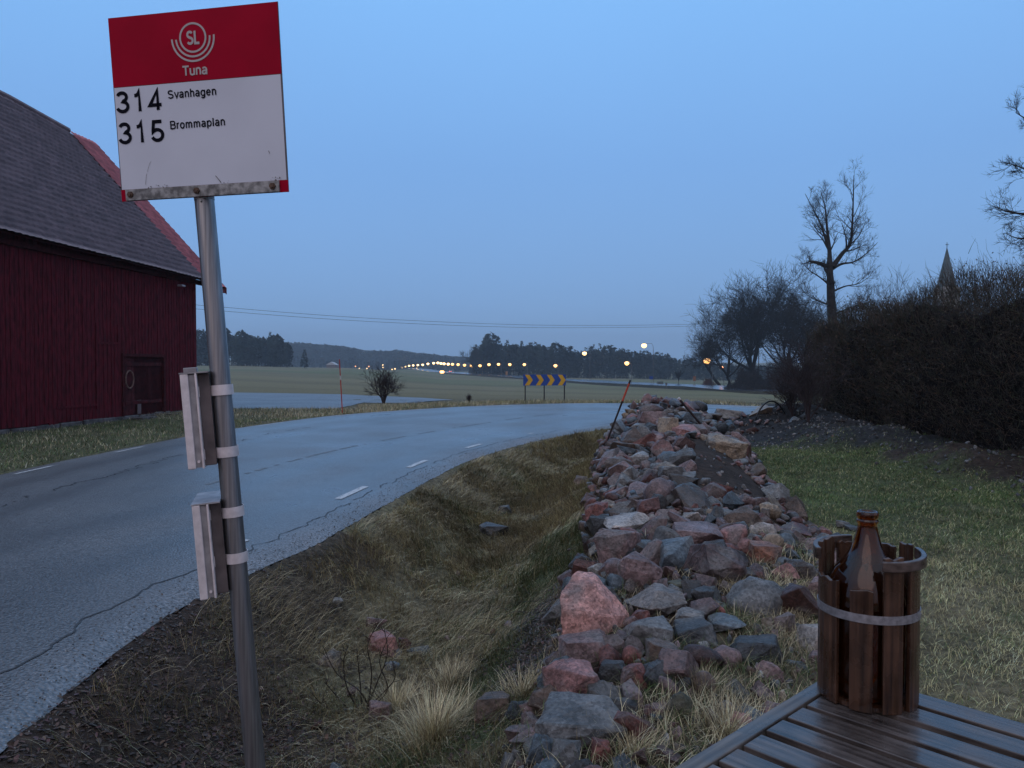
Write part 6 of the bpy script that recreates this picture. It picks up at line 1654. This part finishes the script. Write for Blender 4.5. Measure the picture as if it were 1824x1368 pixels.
# small far house
x0 = (590 - 912) / F * 640; z0 = gz(x0, 640); hs = empty('house', (x0, 640, z0), 'tiny distant house with a pale roof at the foot of the ridge', 'house')
m = MB(); m.box((x0 - 4, 640, z0 - .5), (8, 0, 0), (0, 9, 0), (0, 0, 2.9)); m.build('wall', M('far_house_wall', (.16, .12, .11), .9), hs)
m = MB(); m.add([(x0 - 4.5, 639.5, z0 + 2.4), (x0, 639.5, z0 + 5), (x0 + 4.5, 639.5, z0 + 2.4), (x0 - 4.5, 649.5, z0 + 2.4), (x0, 649.5, z0 + 5), (x0 + 4.5, 649.5, z0 + 2.4)], [(0, 1, 4, 3), (1, 2, 5, 4), (0, 2, 1), (3, 4, 5)]); m.build('roof', M('far_house_roof', (.45, .45, .47), .6), hs)

# church
cd_ = 255; cx_ = P(1686, 500, cd_)[0]; zb_ = P(1686, 512, cd_)[2]; ztip = P(1686, 442, cd_)[2]; z0 = gz(cx_, cd_)
ch = empty('church', (cx_, cd_, z0), 'slender dark church spire with a small cross rising behind the hedge', 'church')
m_spire = M('dark_copper_shingle', (.05, .065, .065), .7, .3, .8, bump=.05, bscale=5)
m = MB(); m.lathe((cx_, cd_, 0), [(3.3, zb_), (2.7, zb_ + 1.8), (.12, ztip), (.0, ztip + .02)], 8); m.build('spire', m_spire, ch)
m = MB(); m.box((cx_ - 2.9, cd_ - 2.9, z0), (5.8, 0, 0), (0, 5.8, 0), (0, 0, zb_ - z0)); m.build('tower', M('pale_plaster', (.35, .33, .3), .9, .2, 1), ch)
m = MB(); m.box((cx_ + 2.9, cd_ - 5, z0), (18, 0, 0), (0, 10, 0), (0, 0, 8)); m.build('nave', M('pale_plaster_nave', (.33, .31, .28), .9, .2, 1), ch)
m = MB(); m.add([(cx_ + 2.9, cd_ - 5.4, z0 + 8), (cx_ + 20.9, cd_ - 5.4, z0 + 8), (cx_ + 20.9, cd_ + 5.4, z0 + 8), (cx_ + 2.9, cd_ + 5.4, z0 + 8), (cx_ + 2.9, cd_, z0 + 14), (cx_ + 20.9, cd_, z0 + 14)], [(0, 1, 5, 4), (2, 3, 4, 5), (0, 4, 3), (1, 2, 5)]); m.build('nave_roof', m_spire, ch)
m = MB(); m.tube([(cx_, cd_, ztip - .3), (cx_, cd_, ztip + 1.9)], .10, 6); m.box((cx_ - .5, cd_ - .08, ztip + 1.1), (1.0, 0, 0), (0, .16, 0), (0, 0, .18)); m.build('cross', m_post, ch)

# ------------------------------------------------------------ street lamps along the highway
m_lamp = EM('sodium_lamp_glass', (1.0, .50, .13), 3.4, False); m_lamp2 = EM('pale_lamp_glass', (1.0, .60, .20), 3.6, False); m_lorange = EM('orange_lamp_glass', (1.0, .34, .06), 3, False)
m_lampf = EM('distant_lamp_glass', (1.0, .62, .24), 4.5, False)
m_lpole = M('grey_lamp_pole', (.12, .12, .12), .6, .2, 1, metal=.3)
hpd = hp[:, 1]; hpx = 912 + F * hp[:, 0] / hp[:, 1]
def hw_d(px): o = np.argsort(hpx); return float(np.interp(px, hpx[o], hpd[o]))
LAMPS = [(1259, 642), (1116.5, 646.5), (989.3, 651), (934, 649), (908, 649), (888, 648.6), (871, 649), (855, 651), (839.5, 651), (827.4, 650), (816, 649), (806, 648.5), (798.4, 648.2), (791, 647.6), (785.5, 647), (780, 646), (772.6, 646.6), (762.3, 647.8), (753, 649.5), (744.3, 650), (736, 650.6), (728.7, 651.3), (722.3, 652.6), (715.6, 654.2), (709.3, 655.6), (703.7, 656.6), (698.4, 657.4)]
far_d = {24: 1010, 25: 1060, 26: 1110}
def lamp(px, py, d, r, label, group, arm=2.0, mat=m_lamp, hh=None, side=1):
    x = (px - 912) / F * d; zt = P(px, py, d)[2]; xp = x + side * arm; z0 = gz(xp, d) - .3
    if zt - z0 < 5: z0 = zt - 7
    t = empty('street_lamp', (xp, d, z0), label, 'street lamp', group)
    m = MB(); m.tube([(xp, d, z0), (xp, d, zt - .9)], [.11, .07], 8); m.tube([(xp, d, zt - .9), (xp - side * .12, d, zt - .2), (xp - side * .5, d, zt + r * .5 + .12), (x + side * r * .3, d, zt + r * .62 + .10)], [.07, .06, .055, .05], 6); m.build('pole', m_lpole, t)
    m = MB(); m.lathe((x, d, zt), [(.01, r * .62 + .22), (r * .3, r * .62 + .20), (r * .5, r * .62 + .06), (r * .5, r * .62 - .02), (.01, r * .62 - .02)], 14); H_ = m.build('lamp_housing', m_lpole, t)
    m = MB(); m.lathe((x, d, zt), [(.005, r * .62), (r * .5, r * .52), (r * .85, r * .28), (r, -.05 * r), (r * .92, -r * .4), (r * .65, -r * .75), (r * .3, -r * .95), (.005, -r)], 14); m.build('lamp_glass', mat, H_, smooth=True)  # globe made oversized, its extra width stands in for the lamp's bloom
    return t
for i, (px, py) in enumerate(LAMPS):
    d = hw_d(px) + 9 if i < 23 else (940 + 60 * (i - 22))
    lab = {0: 'nearest lit street lamp, in front of the leaning bare tree at the highway', 1: 'second lit street lamp from the right along the highway', 2: 'lit street lamp just above the right end of the blue curve board', 3: 'lit street lamp just above the left end of the blue curve board'}.get(i)
    if lab is None: lab = 'lit street lamp in the row between the curve board and the approaching headlights' if px > 790 else 'tiny lit street lamp in the row descending left of the headlights'
    lamp(px, py, d, ((1.0 if i == 0 else .85) if i < 3 else min(1.25, d * .0021)), lab, 'lit street lamps along the highway', arm=1.6, mat=m_lamp if i < 12 else m_lampf)
lamp(1147, 615, 262, .95, 'tall lit street lamp with a long curved arm standing above the pine wood', None, 3.2, m_lamp2)
lamp(1041, 629, 330, 1.0, 'tall lit street lamp seen against the pine wood top', None, 2.4, m_lamp2)
lamp(1285, 654, 250, .6, 'small dim orange lamp glowing among the bare trees', None, .8, m_lorange)
for (px, py, lab) in ((633, 652.3, 'leftmost orange light far off in the field'), (640, 656, 'small light right below the leftmost orange light'), (657, 652.5, 'orange light just left of the bare bush'), (653.5, 656.2, 'small light below the orange light by the bare bush'), (682, 650, 'upper white light seen through the bare bush'), (682.2, 654.3, 'lower white light seen through the bare bush'), (742.5, 656, 'small low light left of the approaching headlights')):
    lamp(px, py, 900, .75, lab, 'far lights beyond the field', 1.0, m_lorange if 'orange' in lab and 'below' not in lab else m_lamp2)

# ------------------------------------------------------------ cars on the highway
m_hl = EM('headlight_glow', (1.0, .44, .10), 7, False); m_tl = EM('tail_light_glow', (1.0, .06, .04), 8, False); m_tyre = M('tyre_rubber', (.015, .015, .015), .8)
m_win = M('dark_car_glass', (.02, .02, .025), .1, .1, 2)
def car(px, d, towards, paint, label, lights, r):
    i = np.argmin(np.abs(hpx - px)); c = np.array([(px - 912) / F * d, d]); t = hp[min(i + 1, len(hp) - 1)] - hp[max(i - 1, 0)]; t /= np.linalg.norm(t)
    if towards: t = -t
    nn = np.array([t[1], -t[0]]); z0 = float(np.interp(d, hpd[:80], hz[:80])) + .02
    e = empty('car', (c[0], c[1], z0), label, 'car')
    def pt(a, b, z): q = c + t * a + nn * b; return (q[0], q[1], z0 + z)
    prof = [(2.15, .35), (2.2, .62), (2.05, .82), (1.0, .95), (.35, 1.42), (-1.1, 1.45), (-1.75, 1.02), (-2.15, .95), (-2.2, .4)]
    m = MB(); n = len(prof); vs = [pt(a, s * (.88 if z < 1 else .72), z) for s in (-1, 1) for a, z in prof]
    m.add(vs, [tuple(range(n)), tuple(range(2 * n - 1, n - 1, -1))] + [(k, (k + 1) % n, n + (k + 1) % n, n + k) for k in range(n)]); Bd = m.build('body', paint, e)
    m = MB(); m.add([pt(.95, -.68, 1.0), pt(.95, .68, 1.0), pt(.42, .62, 1.38), pt(.42, -.62, 1.38)], [(0, 1, 2, 3)]); m.v = [(v[0] + t[0] * .03, v[1] + t[1] * .03, v[2] + .02) for v in m.v]; m.build('windscreen', m_win, Bd)
    for a in (-1.35, 1.35):
        for s in (-1, 1):
            m = MB(); q = np.array(pt(a, s * .78, .32)); m.tube([q, q + np.array([nn[0], nn[1], 0]) * s * .2], .32, 14); m.build('wheel', m_tyre, e)
    for s in (-1, 1):
        m = MB(); q = np.array(pt(2.2, s * .62, .66)); m.tube([q, q + np.array([t[0], t[1], 0]) * .05], r if towards else .08, 12); m.build('headlight', m_hl if towards else m_win, Bd)  # lit headlight discs enlarged to stand in for their bloom
        m = MB(); q = np.array(pt(-2.2, s * .68, .78)); m.tube([q, q - np.array([t[0], t[1], 0]) * .05], .14, 10); m.build('tail_light', m_tl, Bd)
car(786.5, 560, True, M('dark_car_paint', (.05, .05, .06), .3), 'car coming towards the camera on the highway with bright headlights', True, .95)
car(801, 590, False, M('pale_car_paint', (.5, .48, .5), .3), 'pale car driving away on the highway with red tail lights', True, .1)

# ------------------------------------------------------------ overhead wires
m_wire = M('black_wire', (.02, .02, .022), .6)
WP = [(296, 538), (400, 547), (560, 561.5), (780, 573.5), (952, 579.5), (1120, 579.5), (1271, 577), (1352, 575)]
pA = P(296, 538, 78); pB = P(1352, 575, 232)
for k in range(2):
    m = MB(); pts = []
    for s in np.linspace(0, 1, 60):
        x = pA[0] + (pB[0] - pA[0]) * s; y = pA[1] + (pB[1] - pA[1]) * s; u = 912 + F * x / y; v = np.interp(u, [q[0] for q in WP], [q[1] for q in WP]); pts.append([x, y, P(u, v, y)[2] - k * .42 * (1 + s * .2)])
    pts = np.array(pts); pts[:, 2] = np.convolve(np.pad(pts[:, 2], 3, 'edge'), np.ones(7) / 7, 'valid')
    m.tube(pts, [.018 + .018 * s for s in np.linspace(0, 1, 60)], 4, cap=False)
    tag(m.build('overhead_wire', m_wire, origin=tuple(pts[0]), normals=False), ('upper' if k == 0 else 'lower') + ' of the two thin wires spanning the sky from the barn to the bare trees', 'wire')
for q, lab in ((pA, 'wooden utility pole behind the barn'), (pB, 'wooden utility pole among the bare trees beyond the highway')):
    z0 = gz(q[0], q[1]); t = empty('utility_pole', (q[0], q[1], z0), lab, 'utility pole'); m = MB(); m.tube([(q[0], q[1], z0 - .3), (q[0], q[1], q[2] + .2)], [.14, .10], 9); m.build('pole', m_barkf, t)

# ------------------------------------------------------------ small things by the highway
def gp(px, d): x = (px - 912) / F * d; return np.array([x, d, gz(x, d)])
q = gp(1176, 245); t = empty('cabinet', tuple(q), 'grey green roadside cabinet by the highway near the side lane', 'cabinet')
m = MB(); m.box(q + [-.95, -.4, -.2], (1.9, 0, 0), (0, .8, 0), (0, 0, 1.75)); bevel(m.build('body', M('grey_green_cabinet', (.10, .12, .11), .6), t), .03); m = MB(); m.box(q + [-1.0, -.45, 1.56], (2.0, 0, 0), (0, .9, 0), (0, 0, .08)); m.build('lid', m_post, t)
q = gp(1187, 205); t = empty('marker_post', tuple(q), 'short grey marker post at the near side of the highway', 'post')
m = MB(); m.tube([q - [0, 0, .2], q + [0, 0, 1.3]], .09, 8); m.build('post', m_lpole, t); m = MB(); m.box(q + [-.28, -.1, 1.1], (.56, 0, 0), (0, .15, 0), (0, 0, .6)); m.build('head', m_lpole, t)
def plate_sign(px, d, h, w, ph, col, label, shape='box'):
    q = gp(px, d); t = empty('road_sign', tuple(q), label, 'road sign'); m = MB(); m.tube([q - [0, 0, .2], q + [0, 0, h]], .05, 7); m.build('post', m_lpole, t)
    m = MB()
    if shape == 'box': m.box(q + [-w / 2, -.09, h - ph], (w, 0, 0), (0, .03, 0), (0, 0, ph))
    else: m.tube([q + [0, -.09, h - w / 2], q + [0, -.06, h - w / 2]], w / 2, 20)
    m.build('plate', col, t)
plate_sign(1160, 250, 3.3, 1.2, 1.0, m_blue, 'small blue road sign beyond the highway near the cabinet')
plate_sign(1237, 255, 3.6, .9, 1.6, M('dull_orange_plate', (.25, .10, .04), .6), 'dull orange road sign in front of the scrub by the side lane')
plate_sign(836, 520, 2.6, 1.5, 1.5, M('back_of_round_sign', (.06, .06, .065), .5), 'dark round road sign below the row of lamps', 'round')
plate_sign(902.5, 440, 3.2, 1.2, 2.0, M('pale_orange_plate', (.35, .18, .08), .6), 'pale orange road sign left of the curve board')

# ------------------------------------------------------------ damp air
hb = MB(); hb.box((-2690, -59, -24), (5380, 0, 0), (0, 3650, 0), (0, 0, 164))
hm = bpy.data.materials.new('damp_air'); hm.use_nodes = True; hn = hm.node_tree.nodes; hl = hm.node_tree.links
for nd in list(hn):
    if nd.type == 'BSDF_PRINCIPLED': hn.remove(nd)
pv_ = hn.new('ShaderNodeVolumePrincipled'); pv_.inputs['Color'].default_value = (.74, .88, 1.0, 1); pv_.inputs['Density'].default_value = .00038; pv_.inputs['Anisotropy'].default_value = 0.1
mo_ = [nd for nd in hn if nd.type == 'OUTPUT_MATERIAL'][0]; hl.new(pv_.outputs[0], mo_.inputs['Volume'])
ho = hb.build('haze', hm); tag(ho, kind='stuff')
